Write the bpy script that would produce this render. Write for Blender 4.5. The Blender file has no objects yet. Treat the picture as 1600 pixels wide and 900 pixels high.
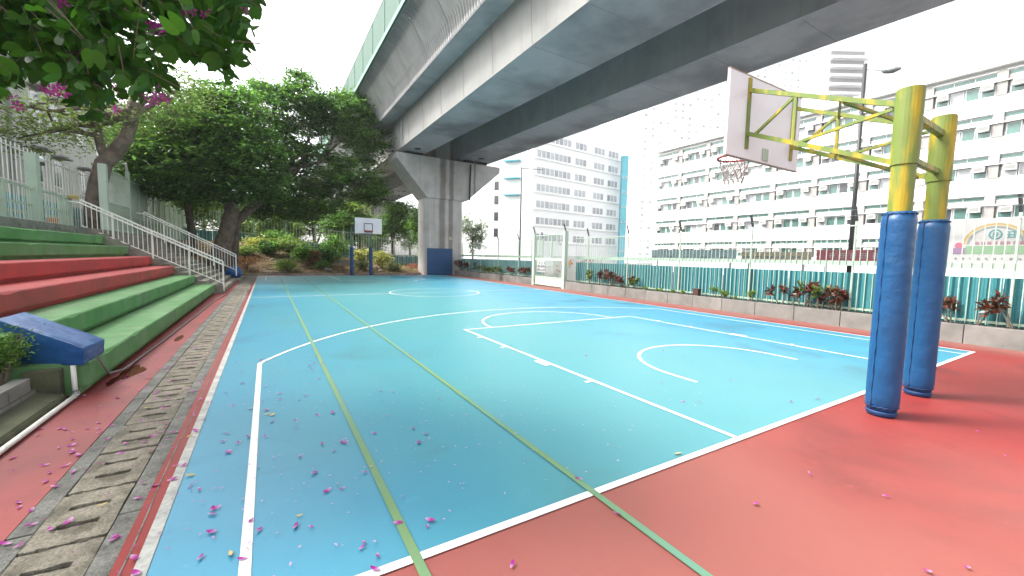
import bpy, bmesh, math, random
import numpy as np
from math import radians as rad, sin, cos, pi
from mathutils import Vector, Matrix
random.seed(7); rng = np.random.default_rng(7)
S = bpy.context.scene; COL = S.collection

# ------------------------------------------------------------------ camera
F, YAW, PITCH, ROLL = 635.95, .5403, -.0769, .0206
CAM = np.array([.5861, -1.9146, 1.543])
fw = np.array([sin(YAW)*cos(PITCH), cos(YAW)*cos(PITCH), sin(PITCH)])
_r = np.array([cos(YAW), -sin(YAW), 0.]); _u = np.cross(_r, fw)
cr = _r*cos(ROLL)+_u*sin(ROLL); cu = -_r*sin(ROLL)+_u*cos(ROLL)
cd = bpy.data.cameras.new('camera'); cam = bpy.data.objects.new('camera', cd); COL.objects.link(cam)
cd.sensor_width = 36; cd.lens = F/1600*36; cd.clip_end = 3000; cd.clip_start = .05
cam.matrix_world = Matrix(((cr[0], cu[0], -fw[0], CAM[0]), (cr[1], cu[1], -fw[1], CAM[1]), (cr[2], cu[2], -fw[2], CAM[2]), (0, 0, 0, 1)))
S.camera = cam
S.render.resolution_x, S.render.resolution_y = 1024, 576
def ray(px, py): return fw+cr*(px-800)/F-cu*(py-450)/F
def atZ(px, py, z=0.): d = ray(px, py); return Vector(CAM+d*(z-CAM[2])/d[2])
def atX(px, py, x): d = ray(px, py); return Vector(CAM+d*(x-CAM[0])/d[0])
def atY(px, py, y): d = ray(px, py); return Vector(CAM+d*(y-CAM[1])/d[1])
def atD(px, py, t): return Vector(CAM+ray(px, py)*t)

# ------------------------------------------------------------------ light
SUN_EL, SUN_DIR = rad(48), Vector((-.76, .65, 0)).normalized()
W = bpy.data.worlds.new('World'); S.world = W; W.use_nodes = True
nt = W.node_tree; nt.nodes.clear()
sky = nt.nodes.new('ShaderNodeTexSky'); sky.sky_type = 'NISHITA'; sky.sun_disc = False
sky.sun_elevation = SUN_EL; sky.sun_rotation = math.atan2(SUN_DIR.x, SUN_DIR.y)
sky.air_density = 1.0; sky.dust_density = 4.0; sky.ozone_density = 1.0
hs = nt.nodes.new('ShaderNodeHueSaturation'); hs.inputs['Saturation'].default_value = .22
bg = nt.nodes.new('ShaderNodeBackground'); bg.inputs['Strength'].default_value = .15
wo = nt.nodes.new('ShaderNodeOutputWorld')
nt.links.new(sky.outputs[0], hs.inputs['Color']); nt.links.new(hs.outputs[0], bg.inputs['Color']); nt.links.new(bg.outputs[0], wo.inputs[0])
sd = bpy.data.lights.new('sun', 'SUN'); so = bpy.data.objects.new('sun', sd); COL.objects.link(so)
sd.energy = 1.5; sd.angle = rad(16); sd.color = (1, .97, .92)
sv = SUN_DIR*cos(SUN_EL)+Vector((0, 0, sin(SUN_EL)))
so.rotation_euler = sv.to_track_quat('Z', 'Y').to_euler(); so.location = (0, 0, 40)
vs = S.view_settings; vs.view_transform = 'Standard'; vs.look = 'None'; vs.gamma = 1; vs.use_curve_mapping = False
vs.exposure = 2.05

# ------------------------------------------------------------------ materials
M = {}
def pm(name, c, rough=.75, var=.12, scale=4., c2=None, bump=.0, bscale=60., spec=.4, island=0., streak=0., metal=0., coat=0., trans=0., fade=None, alpha=1., objrand=0., patch=None, stretch=1., stain=None):
    """Principled material: base colour with noise, optional second colour patches, fine bump, rain streaks, per-piece variation."""
    m = bpy.data.materials.new(name); m.use_nodes = True; t = m.node_tree; N = t.nodes; L = t.links
    b = N['Principled BSDF']; b.inputs['Roughness'].default_value = rough; b.inputs['Specular IOR Level'].default_value = spec
    b.inputs['Metallic'].default_value = metal; b.inputs['Coat Weight'].default_value = coat; b.inputs['Coat Roughness'].default_value = .25
    tc = N.new('ShaderNodeTexCoord')
    n1 = N.new('ShaderNodeTexNoise'); n1.inputs['Scale'].default_value = scale; n1.inputs['Detail'].default_value = 7; n1.inputs['Roughness'].default_value = .65
    L.new(tc.outputs['Object'], n1.inputs['Vector'])
    cur = N.new('ShaderNodeRGB'); cur.outputs[0].default_value = (*c, 1); out = cur.outputs[0]
    def mix(a, col, fac, mode='MIX'):
        x = N.new('ShaderNodeMix'); x.data_type = 'RGBA'; x.blend_type = mode; L.new(a, x.inputs['A'])
        if hasattr(col, 'is_linked'): L.new(col, x.inputs['B'])
        else: x.inputs['B'].default_value = (*col, 1)
        if hasattr(fac, 'is_linked'): L.new(fac, x.inputs['Factor'])
        else: x.inputs['Factor'].default_value = fac
        return x.outputs['Result']
    def rng_(sock, a, bb, lo=0., hi=1.):
        r = N.new('ShaderNodeMapRange'); r.inputs['From Min'].default_value = a; r.inputs['From Max'].default_value = bb
        r.inputs['To Min'].default_value = lo; r.inputs['To Max'].default_value = hi; L.new(sock, r.inputs['Value']); return r.outputs[0]
    if c2 is not None:
        n3 = N.new('ShaderNodeTexNoise'); n3.inputs['Scale'].default_value = scale*.35 if patch is None else patch; n3.inputs['Detail'].default_value = 5
        if stretch != 1.:
            m3 = N.new('ShaderNodeMapping'); m3.inputs['Scale'].default_value = (1, 1, stretch); L.new(tc.outputs['Object'], m3.inputs['Vector']); L.new(m3.outputs[0], n3.inputs['Vector'])
        else: L.new(tc.outputs['Object'], n3.inputs['Vector'])
        out = mix(out, c2, rng_(n3.outputs['Fac'], *(((.42, .66) if stretch == 1. else (.37, .53)))))
    if streak:
        mp = N.new('ShaderNodeMapping'); mp.inputs['Scale'].default_value = (3.2, 3.2, .12); L.new(tc.outputs['Object'], mp.inputs['Vector'])
        n4 = N.new('ShaderNodeTexNoise'); n4.inputs['Scale'].default_value = 1.; n4.inputs['Detail'].default_value = 5; L.new(mp.outputs[0], n4.inputs['Vector'])
        out = mix(out, tuple(x*.45 for x in c), rng_(n4.outputs['Fac'], .5, .75, 0, streak))
    if stain:   # dried water marks and scuffs, plus faint pale specks
        ns = N.new('ShaderNodeTexNoise'); ns.inputs['Scale'].default_value = stain[0]; ns.inputs['Detail'].default_value = 9; ns.inputs['Roughness'].default_value = .62; ns.inputs['Distortion'].default_value = .8
        L.new(tc.outputs['Object'], ns.inputs['Vector']); out = mix(out, tuple(x*.35+.012 for x in c), rng_(ns.outputs['Fac'], .54, .72, 0, stain[1]*2))
        sc_ = N.new('ShaderNodeTexNoise'); sc_.inputs['Scale'].default_value = stain[0]*9; sc_.inputs['Detail'].default_value = 6; sc_.inputs['Roughness'].default_value = .75
        L.new(tc.outputs['Object'], sc_.inputs['Vector']); out = mix(out, tuple(min(.5, x*1.5+.03) for x in c), rng_(sc_.outputs['Fac'], .60, .74, 0, stain[1]*1.6))
    if island:
        g = N.new('ShaderNodeNewGeometry'); out = mix(out, fade or tuple(min(1, x*1.9) for x in c), rng_(g.outputs['Random Per Island'], 0, 1, 0, island))
    if objrand:
        oi = N.new('ShaderNodeObjectInfo'); out = mix(out, tuple(x*.5 for x in c), rng_(oi.outputs['Random'], 0, 1, 0, objrand))
    v = N.new('ShaderNodeHueSaturation'); L.new(out, v.inputs['Color']); L.new(rng_(n1.outputs['Fac'], .25, .75, 1-var, 1+var), v.inputs['Value']); out = v.outputs[0]
    L.new(out, b.inputs['Base Color'])
    if bump:
        n2 = N.new('ShaderNodeTexNoise'); n2.inputs['Scale'].default_value = bscale; n2.inputs['Detail'].default_value = 4; L.new(tc.outputs['Object'], n2.inputs['Vector'])
        bp = N.new('ShaderNodeBump'); bp.inputs['Strength'].default_value = bump; bp.inputs['Distance'].default_value = .02
        L.new(n2.outputs['Fac'], bp.inputs['Height']); L.new(bp.outputs[0], b.inputs['Normal'])
    if trans:
        tr = N.new('ShaderNodeBsdfTranslucent'); hv = N.new('ShaderNodeHueSaturation'); hv.inputs['Value'].default_value = 1.5; hv.inputs['Saturation'].default_value = 1.1
        L.new(out, hv.inputs['Color']); L.new(hv.outputs[0], tr.inputs['Color'])
        ms = N.new('ShaderNodeMixShader'); ms.inputs[0].default_value = trans
        o = N['Material Output']; L.new(b.outputs[0], ms.inputs[1]); L.new(tr.outputs[0], ms.inputs[2]); L.new(ms.outputs[0], o.inputs['Surface'])
    if alpha < 1: b.inputs['Alpha'].default_value = alpha
    M[name] = m; return m

pm('asphalt', (.12, .12, .115), .9, .2, 3, bump=.3)
pm('court_blue', (.027, .20, .32), .40, .06, 1.3, c2=(.036, .22, .305), patch=.16, bump=.05, bscale=180, spec=.45, stain=(.7, .34))
pm('court_red', (.215, .026, .024), .6, .10, 1.2, c2=(.195, .036, .032), patch=.35, bump=.1, bscale=160, spec=.22, stain=(.6, .36))
def lighten_by_x(name, c, xc, hw, soft, amt, ragged=4.5):
    """mix a paler colour into a band along the court, with a ragged edge"""
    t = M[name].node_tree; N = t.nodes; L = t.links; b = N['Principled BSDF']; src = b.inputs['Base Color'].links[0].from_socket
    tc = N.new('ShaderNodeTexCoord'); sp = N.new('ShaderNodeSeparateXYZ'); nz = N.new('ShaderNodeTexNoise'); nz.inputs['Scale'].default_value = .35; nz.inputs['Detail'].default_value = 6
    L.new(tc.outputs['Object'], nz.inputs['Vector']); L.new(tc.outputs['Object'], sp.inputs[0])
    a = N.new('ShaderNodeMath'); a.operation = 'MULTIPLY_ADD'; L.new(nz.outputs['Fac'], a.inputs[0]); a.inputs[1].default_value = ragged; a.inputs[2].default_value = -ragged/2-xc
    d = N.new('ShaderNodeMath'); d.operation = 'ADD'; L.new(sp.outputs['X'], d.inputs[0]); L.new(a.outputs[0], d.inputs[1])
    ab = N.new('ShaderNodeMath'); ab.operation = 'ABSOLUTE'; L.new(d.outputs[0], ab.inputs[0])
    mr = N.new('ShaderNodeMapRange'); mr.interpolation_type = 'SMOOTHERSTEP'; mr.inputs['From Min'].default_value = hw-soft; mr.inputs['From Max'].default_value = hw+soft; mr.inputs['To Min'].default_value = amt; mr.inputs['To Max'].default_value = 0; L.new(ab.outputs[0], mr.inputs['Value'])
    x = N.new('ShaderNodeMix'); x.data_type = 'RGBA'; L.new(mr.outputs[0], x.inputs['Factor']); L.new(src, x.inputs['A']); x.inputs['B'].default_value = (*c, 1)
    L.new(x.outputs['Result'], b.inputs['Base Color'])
lighten_by_x('court_blue', (.066, .23, .235), 4.3, 3.1, 2.6, .85)  # sky glow over the middle of the court, put into the colour
lighten_by_x('court_red', (.26, .095, .078), 2.6, 2.2, 1.8, .8)  # the same brightening put into the red on the left
lighten_by_x('court_red', (.24, .12, .10), 13.4, 1.5, .7, .75, 1.)
pm('strip_red', (.23, .036, .033), .55, .15, 2, c2=(.16, .03, .027), patch=1.1, bump=.1, bscale=120)
pm('line_white', (.66, .66, .64), .6, .05, 5, c2=(.54, .56, .55), bump=.04)
pm('line_worn', (.38, .38, .35), .8, .3, 30, c2=(.27, .28, .26), patch=6, bump=.15)
pm('line_green', (.12, .215, .09), .55, .06, 3, c2=(.10, .225, .16), patch=.5)
pm('drain_concrete', (.31, .28, .22), .95, .55, 70, c2=(.15, .135, .10), patch=7, bump=.9, bscale=160, objrand=.4)
pm('kerb_concrete', (.22, .22, .195), .95, .5, 55, c2=(.115, .115, .10), patch=5, bump=.8, bscale=140, objrand=.3)
pm('planter_concrete', (.23, .215, .195), .9, .14, 5, c2=(.16, .155, .14), bump=.3, bscale=70, objrand=.35, streak=.25)
pm('moss_concrete', (.10, .105, .06), .95, .3, 8, c2=(.06, .06, .04), patch=4, bump=.6, bscale=50)
pm('step_concrete', (.24, .22, .18), .9, .2, 5, c2=(.15, .14, .11), bump=.35, streak=.2)
pm('viaduct_concrete', (.35, .34, .32), .85, .08, 1.2, c2=(.30, .295, .28), patch=.22, bump=.2, bscale=24, streak=.22, stain=(.45, .14))
pm('soffit_concrete', (.50, .475, .475), .85, .09, 1.0, c2=(.25, .24, .245), patch=.3, bump=.2, bscale=24, stain=(.5, .2))  # paler copy of the girder concrete, brightness of the undersides put into the colour
pm('parapet_concrete', (.31, .31, .295), .85, .08, 2, c2=(.25, .25, .24), bump=.1, streak=.2)
pm('bench_green', (.075, .215, .062), .7, .12, 3, c2=(.13, .25, .11), patch=1.6, bump=.1, bscale=60, streak=.3, stain=(1.6, .22))
pm('bench_red', (.42, .05, .047), .7, .12, 3, c2=(.31, .055, .05), patch=1.6, bump=.1, bscale=60, streak=.3, stain=(1.6, .22))
pm('mint_paint', (.36, .45, .35), .55, .06, 6, c2=(.31, .40, .32))
pm('mint_bar', (.46, .54, .44), .5, .05, 6)
pm('rail_white', (.74, .74, .68), .5, .05, 6, c2=(.66, .65, .58), patch=4)
pm('teal_sheet', (.055, .235, .245), .5, .08, 2, c2=(.045, .20, .225), patch=1.2, objrand=.18, streak=.15)
pm('sky_board', (.13, .36, .44), .6, .07, 3, objrand=.2)
pm('dark_metal', (.05, .05, .05), .5, .1, 8, metal=.3)
pm('galv', (.34, .35, .35), .45, .08, 10, metal=.6)
pm('yellow_paint', (.36, .265, .012), .55, .08, 5, c2=(.13, .185, .035), patch=8, bump=.1, bscale=30, streak=.3, stretch=.2)
pm('pad_blue', (.0065, .060, .160), .42, .08, 4, spec=.4, bump=.8, bscale=6, stain=(3., .15))
pm('pad_dark', (.008, .035, .11), .6, .1, 12)
pm('board_white', (.74, .73, .76), .5, .03, 3, c2=(.68, .67, .71))
pm('wood_edge', (.35, .22, .17), .7, .1, 12)
pm('rim_red', (.24, .012, .015), .45, .08, 10)
pm('net_white', (.26, .22, .21), .8, .05, 10)
pm('black_paint', (.02, .02, .02), .6, .1, 8)
pm('green_pole', (.06, .17, .12), .5, .1, 6)
pm('wall_white', (.84, .84, .82), .8, .03, .6, c2=(.80, .80, .785), patch=.15)
pm('tower_white', (.84, .84, .84), .8, .02, .4)
pm('wall_grey', (.30, .285, .27), .85, .06, 1.5, streak=.25)
pm('old_wall', (.50, .49, .46), .9, .12, .8, c2=(.40, .39, .36), patch=.4, streak=.45, bump=.2, bscale=8)
pm('old_wall_dark', (.36, .35, .35), .9, .12, .8, c2=(.28, .27, .27), streak=.4)
pm('glass_green', (.10, .19, .165), .15, .2, .7, spec=.6, objrand=.6)
pm('glass_dark', (.07, .08, .085), .15, .25, .7, spec=.6, objrand=.5)
pm('glass_pale', (.42, .44, .45), .2, .25, .7, spec=.6, objrand=.75)
pm('frame_white', (.78, .78, .76), .5, .03, 5)
pm('ac_white', (.66, .65, .62), .6, .08, 6, objrand=.25)
pm('ac_grille', (.22, .22, .21), .6, .1, 20)
pm('teal_tile', (.16, .47, .54), .5, .06, 1.5, c2=(.13, .42, .50))
pm('bark', (.15, .115, .085), .95, .3, 9, c2=(.09, .07, .055), patch=5, bump=.9, bscale=22)
pm('bark_grey', (.17, .135, .105), .95, .25, 7, c2=(.10, .08, .06), patch=3, bump=.7, bscale=25)
pm('soil', (.17, .105, .065), 1., .35, 5, c2=(.10, .075, .045), patch=1.3, bump=.9, bscale=30)
pm('stone', (.26, .235, .19), .95, .25, 5, c2=(.17, .155, .12), bump=.5, bscale=25, objrand=.4)
pm('pvc_white', (.72, .72, .68), .4, .08, 14)
pm('hose', (.16, .14, .13), .6, .1, 10)
pm('tarp_blue', (.014, .07, .22), .42, .08, 5, c2=(.022, .10, .26), patch=2, bump=.6, bscale=12)
pm('wet', (.11, .012, .010), .12, .15, 6, spec=.6)
pm('petal', (.34, .016, .25), .6, .1, 20, objrand=.3, trans=.25)
pm('petal_flower', (.42, .03, .26), .6, .12, 20, island=.6, fade=(.62, .12, .42), trans=.35)
pm('dry_leaf', (.36, .26, .09), .8, .2, 20, island=.6, fade=(.45, .40, .18))
pm('leaf_near', (.020, .06, .011), .6, .15, 9, island=.8, fade=(.06, .15, .02), trans=.42, spec=.2)
pm('leaf_dark', (.020, .060, .016), .6, .15, 3, island=.9, fade=(.17, .32, .08), trans=.38, spec=.22)
pm('leaf_dark_b', (.026, .072, .015), .6, .15, 3, island=.9, fade=(.20, .36, .08), trans=.38, spec=.22)
pm('leaf_olive', (.06, .085, .03), .6, .15, 3, island=.85, fade=(.20, .23, .085), trans=.35)
pm('leaf_lime', (.09, .17, .03), .6, .15, 3, island=.8, fade=(.27, .36, .08), trans=.35)
pm('leaf_pale', (.12, .17, .10), .6, .15, 3, island=.8, fade=(.26, .32, .19), trans=.35)
pm('leaf_yellow', (.30, .33, .06), .6, .12, 3, island=.8, fade=(.52, .50, .16), trans=.3)
pm('leaf_rust', (.24, .085, .06), .6, .15, 3, island=.8, fade=(.40, .19, .13), trans=.3)
pm('leaf_brown', (.16, .075, .03), .7, .15, 3, island=.8, fade=(.34, .17, .07), trans=.3)
pm('leaf_croton', (.024, .034, .013), .4, .15, 3, island=.95, fade=(.22, .038, .026), trans=.15, spec=.5)
pm('leaf_croton_g', (.05, .10, .02), .4, .15, 3, island=.9, fade=(.20, .23, .04), trans=.15, spec=.5)
pm('grass', (.10, .15, .04), .8, .2, 3, island=.8, fade=(.25, .27, .09), trans=.3)
pm('sign_red', (.40, .11, .14), .6, .05, 3, c2=(.42, .16, .18))
pm('sign_white', (.44, .435, .42), .6, .04, 3)
pm('sign_cream', (.42, .37, .26), .6, .05, 3)
pm('sign_cyan', (.30, .42, .44), .6, .05, 3)
pm('ink_teal', (.08, .26, .26), .6, .04, 3)
pm('ink_pink', (.38, .12, .17), .6, .04, 3)
pm('ink_yellow', (.42, .29, .10), .6, .04, 3)
pm('ink_green', (.20, .31, .19), .6, .04, 3)
pm('ink_purple', (.24, .16, .24), .6, .04, 3)
pm('ink_grey', (.24, .26, .26), .6, .04, 3)
pm('pot_brown', (.07, .03, .025), .6, .1, 6)
pm('lamp_box', (.38, .30, .10), .5, .1, 8)
pm('orange_box', (.45, .15, .04), .6, .3, 12)
pm('purple_blind', (.30, .25, .36), .7, .05, 2)
def glass(name, c, alpha, rough=.2):
    m = pm(name, c, rough, .06, 1.5, alpha=alpha, spec=.5); return m
pm('barrier_glass', (.13, .19, .158), .8, .06, 1.5, alpha=.95, spec=.05)
glass('panel_glass', (.52, .60, .50), .78, .35)

# pier concrete with two long dark drip stains that run down its front
def pier_mat():
    m = pm('pier_concrete', (.50, .475, .45), .9, .09, 2.2, c2=(.40, .38, .35), bump=.2, bscale=30, streak=.35)
    t = m.node_tree; N = t.nodes; L = t.links; b = N['Principled BSDF']; src = b.inputs['Base Color'].links[0].from_socket
    tc = N.new('ShaderNodeTexCoord'); sp = N.new('ShaderNodeSeparateXYZ'); nz = N.new('ShaderNodeTexNoise'); nz.inputs['Scale'].default_value = 1.6; nz.inputs['Detail'].default_value = 6
    L.new(tc.outputs['Object'], nz.inputs['Vector']); L.new(tc.outputs['Object'], sp.inputs[0])
    acc = None
    for cx, hw in ((12.30, .27), (13.02, .20), (15.0, .10)):
        a = N.new('ShaderNodeMath'); a.operation = 'MULTIPLY_ADD'; L.new(nz.outputs['Fac'], a.inputs[0]); a.inputs[1].default_value = .16; a.inputs[2].default_value = -.08-cx
        s = N.new('ShaderNodeMath'); s.operation = 'ADD'; L.new(sp.outputs['X'], s.inputs[0]); L.new(a.outputs[0], s.inputs[1])
        ab = N.new('ShaderNodeMath'); ab.operation = 'ABSOLUTE'; L.new(s.outputs[0], ab.inputs[0])
        mr = N.new('ShaderNodeMapRange'); mr.inputs['From Min'].default_value = hw*.55; mr.inputs['From Max'].default_value = hw*1.25; mr.inputs['To Min'].default_value = .62; mr.inputs['To Max'].default_value = 0; L.new(ab.outputs[0], mr.inputs['Value'])
        if acc is None: acc = mr.outputs[0]
        else:
            mx = N.new('ShaderNodeMath'); mx.operation = 'MAXIMUM'; L.new(acc, mx.inputs[0]); L.new(mr.outputs[0], mx.inputs[1]); acc = mx.outputs[0]
    x = N.new('ShaderNodeMix'); x.data_type = 'RGBA'; L.new(acc, x.inputs['Factor']); L.new(src, x.inputs['A']); x.inputs['B'].default_value = (.10, .075, .055, 1)
    L.new(x.outputs['Result'], b.inputs['Base Color'])
pier_mat()
# far tower facade: rows of windows too far off to tell apart singly
def tower_mat():
    m = pm('tower_facade', (.84, .84, .84), .8, .02, .4); t = m.node_tree; N = t.nodes; L = t.links; b = N['Principled BSDF']; src = b.inputs['Base Color'].links[0].from_socket
    tc = N.new('ShaderNodeTexCoord'); sp = N.new('ShaderNodeSeparateXYZ'); L.new(tc.outputs['Object'], sp.inputs[0])
    def cell(sock, per, lo, hi):
        d = N.new('ShaderNodeMath'); d.operation = 'DIVIDE'; L.new(sock, d.inputs[0]); d.inputs[1].default_value = per
        f = N.new('ShaderNodeMath'); f.operation = 'FRACT'; L.new(d.outputs[0], f.inputs[0])
        g = N.new('ShaderNodeMath'); g.operation = 'GREATER_THAN'; L.new(f.outputs[0], g.inputs[0]); g.inputs[1].default_value = lo
        h = N.new('ShaderNodeMath'); h.operation = 'LESS_THAN'; L.new(f.outputs[0], h.inputs[0]); h.inputs[1].default_value = hi
        k = N.new('ShaderNodeMath'); k.operation = 'MULTIPLY'; L.new(g.outputs[0], k.inputs[0]); L.new(h.outputs[0], k.inputs[1]); return k.outputs[0], d.outputs[0]
    a, fa = cell(sp.outputs['Z'], 3.0, .3, .62)
    c1, fx = cell(sp.outputs['X'], 3.6, .2, .55)
    k = N.new('ShaderNodeMath'); k.operation = 'MULTIPLY'; L.new(a, k.inputs[0]); L.new(c1, k.inputs[1])
    fl1 = N.new('ShaderNodeMath'); fl1.operation = 'FLOOR'; L.new(fa, fl1.inputs[0]); fl2 = N.new('ShaderNodeMath'); fl2.operation = 'FLOOR'; L.new(fx, fl2.inputs[0])
    cb = N.new('ShaderNodeCombineXYZ'); L.new(fl1.outputs[0], cb.inputs[0]); L.new(fl2.outputs[0], cb.inputs[1])
    wn = N.new('ShaderNodeTexWhiteNoise'); L.new(cb.outputs[0], wn.inputs['Vector'])
    k2 = N.new('ShaderNodeMath'); k2.operation = 'MULTIPLY'; L.new(k.outputs[0], k2.inputs[0]); L.new(wn.outputs['Value'], k2.inputs[1])
    x = N.new('ShaderNodeMix'); x.data_type = 'RGBA'; L.new(k2.outputs[0], x.inputs['Factor']); L.new(src, x.inputs['A']); x.inputs['B'].default_value = (.30, .33, .33, 1)
    L.new(x.outputs['Result'], b.inputs['Base Color'])
tower_mat()

# ------------------------------------------------------------------ mesh helpers
class MB:
    def __init__(s): s.v = []; s.f = []
    def box(s, x0, x1, y0, y1, z0, z1):
        i = len(s.v); s.v += [(x0, y0, z0), (x1, y0, z0), (x1, y1, z0), (x0, y1, z0), (x0, y0, z1), (x1, y0, z1), (x1, y1, z1), (x0, y1, z1)]
        s.f += [(i, i+3, i+2, i+1), (i+4, i+5, i+6, i+7), (i, i+1, i+5, i+4), (i+1, i+2, i+6, i+5), (i+2, i+3, i+7, i+6), (i+3, i, i+4, i+7)]; return s
    def bar(s, a, b, w, h=None, up=(0, 0, 1)):
        h = h or w; a = Vector(a); b = Vector(b); d = (b-a).normalized(); up = Vector(up)
        if abs(d.dot(up)) > .98: up = Vector((0, 1, 0))
        r = d.cross(up).normalized(); u = r.cross(d); i = len(s.v)
        for p in (a, b):
            for sx, sy in ((-1, -1), (1, -1), (1, 1), (-1, 1)): s.v.append(tuple(p+r*sx*w/2+u*sy*h/2))
        s.f += [(i, i+1, i+2, i+3), (i+7, i+6, i+5, i+4)]+[(i+k, i+4+k, i+4+(k+1) % 4, i+(k+1) % 4) for k in range(4)]; return s
    def tube(s, pts, r, n=10, cap=True):
        pts = [Vector(p) for p in pts]; rs = r if isinstance(r, (list, tuple)) else [r]*len(pts); i0 = len(s.v); pr = None
        for k, p in enumerate(pts):
            d = (pts[min(k+1, len(pts)-1)]-pts[max(k-1, 0)]).normalized()
            if pr is None: pr = d.orthogonal().normalized()
            pr = (pr-d*pr.dot(d)).normalized(); q = d.cross(pr)
            for j in range(n): t = 2*pi*j/n; s.v.append(tuple(p+(pr*cos(t)+q*sin(t))*rs[k]))
        for k in range(len(pts)-1):
            for j in range(n): a = i0+k*n+j; b = i0+k*n+(j+1) % n; s.f.append((a, b, b+n, a+n))
        if cap: s.f.append(tuple(i0+j for j in reversed(range(n)))); s.f.append(tuple(i0+(len(pts)-1)*n+j for j in range(n)))
        return s
    def poly(s, pts): i = len(s.v); s.v += [tuple(p) for p in pts]; s.f.append(tuple(range(i, i+len(pts)))); return s
    def prism(s, pts, d):
        d = Vector(d); n = len(pts); i = len(s.v); s.v += [tuple(p) for p in pts]+[tuple(Vector(p)+d) for p in pts]
        s.f += [tuple(range(i, i+n))[::-1], tuple(range(i+n, i+2*n))]+[(i+k, i+(k+1) % n, i+n+(k+1) % n, i+n+k) for k in range(n)]; return s
    def build(s, name, mat, parent=None, smooth=False, bevel=0., fix=True):
        me = bpy.data.meshes.new(name); me.from_pydata(s.v, [], s.f)
        if fix:
            bm = bmesh.new(); bm.from_mesh(me); bmesh.ops.recalc_face_normals(bm, faces=bm.faces)
            if bevel: bmesh.ops.bevel(bm, geom=bm.edges[:], offset=bevel, segments=2, affect='EDGES', profile=.6)
            bm.to_mesh(me); bm.free()
        if smooth: me.polygons.foreach_set('use_smooth', [True]*len(me.polygons))
        me.materials.append(M[mat]); return link(name, me, parent)
def link(name, me, parent=None):
    o = bpy.data.objects.new(name, me); COL.objects.link(o)
    if parent is not None: o.parent = parent; o.matrix_parent_inverse = Matrix.Translation(-Vector(parent.location)) if parent.type == 'EMPTY' and parent.get('abs') else Matrix()
    return o
def tag(o, label=None, cat=None, group=None, kind=None):
    if label: o['label'] = label
    if cat: o['category'] = cat
    if group: o['group'] = group
    if kind: o['kind'] = kind
    return o
def thing(name, label, cat, loc=(0, 0, 0), group=None):
    """Empty at a thing's base; parts are given in world coordinates, so keep the offset in the inverse matrix"""
    o = bpy.data.objects.new(name, None); COL.objects.link(o); o.location = loc; o.empty_display_size = .2
    o['abs'] = 1; return tag(o, label, cat, group)
def inst(me, name, loc, parent, rz=0., sc=1.):
    o = bpy.data.objects.new(name, me); COL.objects.link(o); o.parent = parent
    if parent is not None and parent.type == 'EMPTY': o.matrix_parent_inverse = Matrix.Translation(-Vector(parent.location))
    o.location = loc; o.rotation_euler = (0, 0, rz); o.scale = (sc, sc, sc) if not hasattr(sc, '__len__') else sc
    return o
def bmesh_data(mb, name, mat, bevel=0., smooth=False):
    o = mb.build(name, mat, None, smooth, bevel); me = o.data; bpy.data.objects.remove(o); return me
def np_mesh(name, V, Fq, mat, parent=None, smooth=False):
    """V (n,3), Fq (m,k) faces of k corners"""
    me = bpy.data.meshes.new(name); n, k = Fq.shape
    me.vertices.add(len(V)); me.vertices.foreach_set('co', V.astype(np.float32).ravel())
    me.loops.add(n*k); me.loops.foreach_set('vertex_index', Fq.astype(np.int32).ravel())
    me.polygons.add(n); me.polygons.foreach_set('loop_start', np.arange(0, n*k, k, dtype=np.int32)); me.polygons.foreach_set('loop_total', np.full(n, k, dtype=np.int32))
    if smooth: me.polygons.foreach_set('use_smooth', np.ones(n, dtype=bool))
    me.update(calc_edges=True); me.validate(); me.materials.append(M[mat]); return link(name, me, parent)
def frames(n, up=.55):
    """n random orthonormal leaf frames (axis, side, normal); normals lean upward by `up`"""
    nrm = rng.normal(size=(n, 3)); nrm[:, 2] = np.abs(nrm[:, 2])+up*2; nrm /= np.linalg.norm(nrm, axis=1)[:, None]
    a = rng.normal(size=(n, 3)); a[:, 2] -= .5; a -= nrm*(a*nrm).sum(1)[:, None]; a /= np.linalg.norm(a, axis=1)[:, None]
    return a, np.cross(nrm, a), nrm
def leaf_mesh(name, P, size, mat, parent=None, aspect=.45, up=.55, fold=.12, a=None):
    n = len(P); A, B, N = frames(n, up)
    if a is not None:
        A = a/np.linalg.norm(a, axis=1)[:, None]; N = N-A*(N*A).sum(1)[:, None]; N /= np.linalg.norm(N, axis=1)[:, None]; B = np.cross(N, A)
    s = (size*rng.uniform(.65, 1.3, n))[:, None]
    V = np.stack([P-A*s*.5, P+A*s*.05-B*s*aspect*.5+N*s*fold, P+A*s*.55-N*s*fold*.4, P+A*s*.05+B*s*aspect*.5+N*s*fold], 1).reshape(-1, 3)
    i = np.arange(n)*4; return np_mesh(name, V, np.stack([i, i+1, i+2, i+3], 1), mat, parent)
def clumps(lobes, n, per, spread, shell=.55, flat=.6):
    """leaf positions: clump centres spread through the lobes (ellipsoids), mostly near their surface, leaves scattered about each"""
    w = np.array([l[1][0]*l[1][1]*l[1][2] for l in lobes])**.67; w /= w.sum(); C = []
    for k in rng.choice(len(lobes), n, p=w):
        c, r = lobes[k]; d = rng.normal(size=3); d /= np.linalg.norm(d); q = rng.uniform(shell, 1.06)*(1 if rng.random() < .85 else rng.uniform(.2, .8)); C.append(np.array(c)+d*np.array(r)*q)
    C = np.array(C); sp = spread*rng.uniform(.5, 1.5, n); P = np.repeat(C, per, 0)+rng.normal(size=(n*per, 3))*np.repeat(sp, per)[:, None]*np.array([1, 1, flat]); return P
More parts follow.
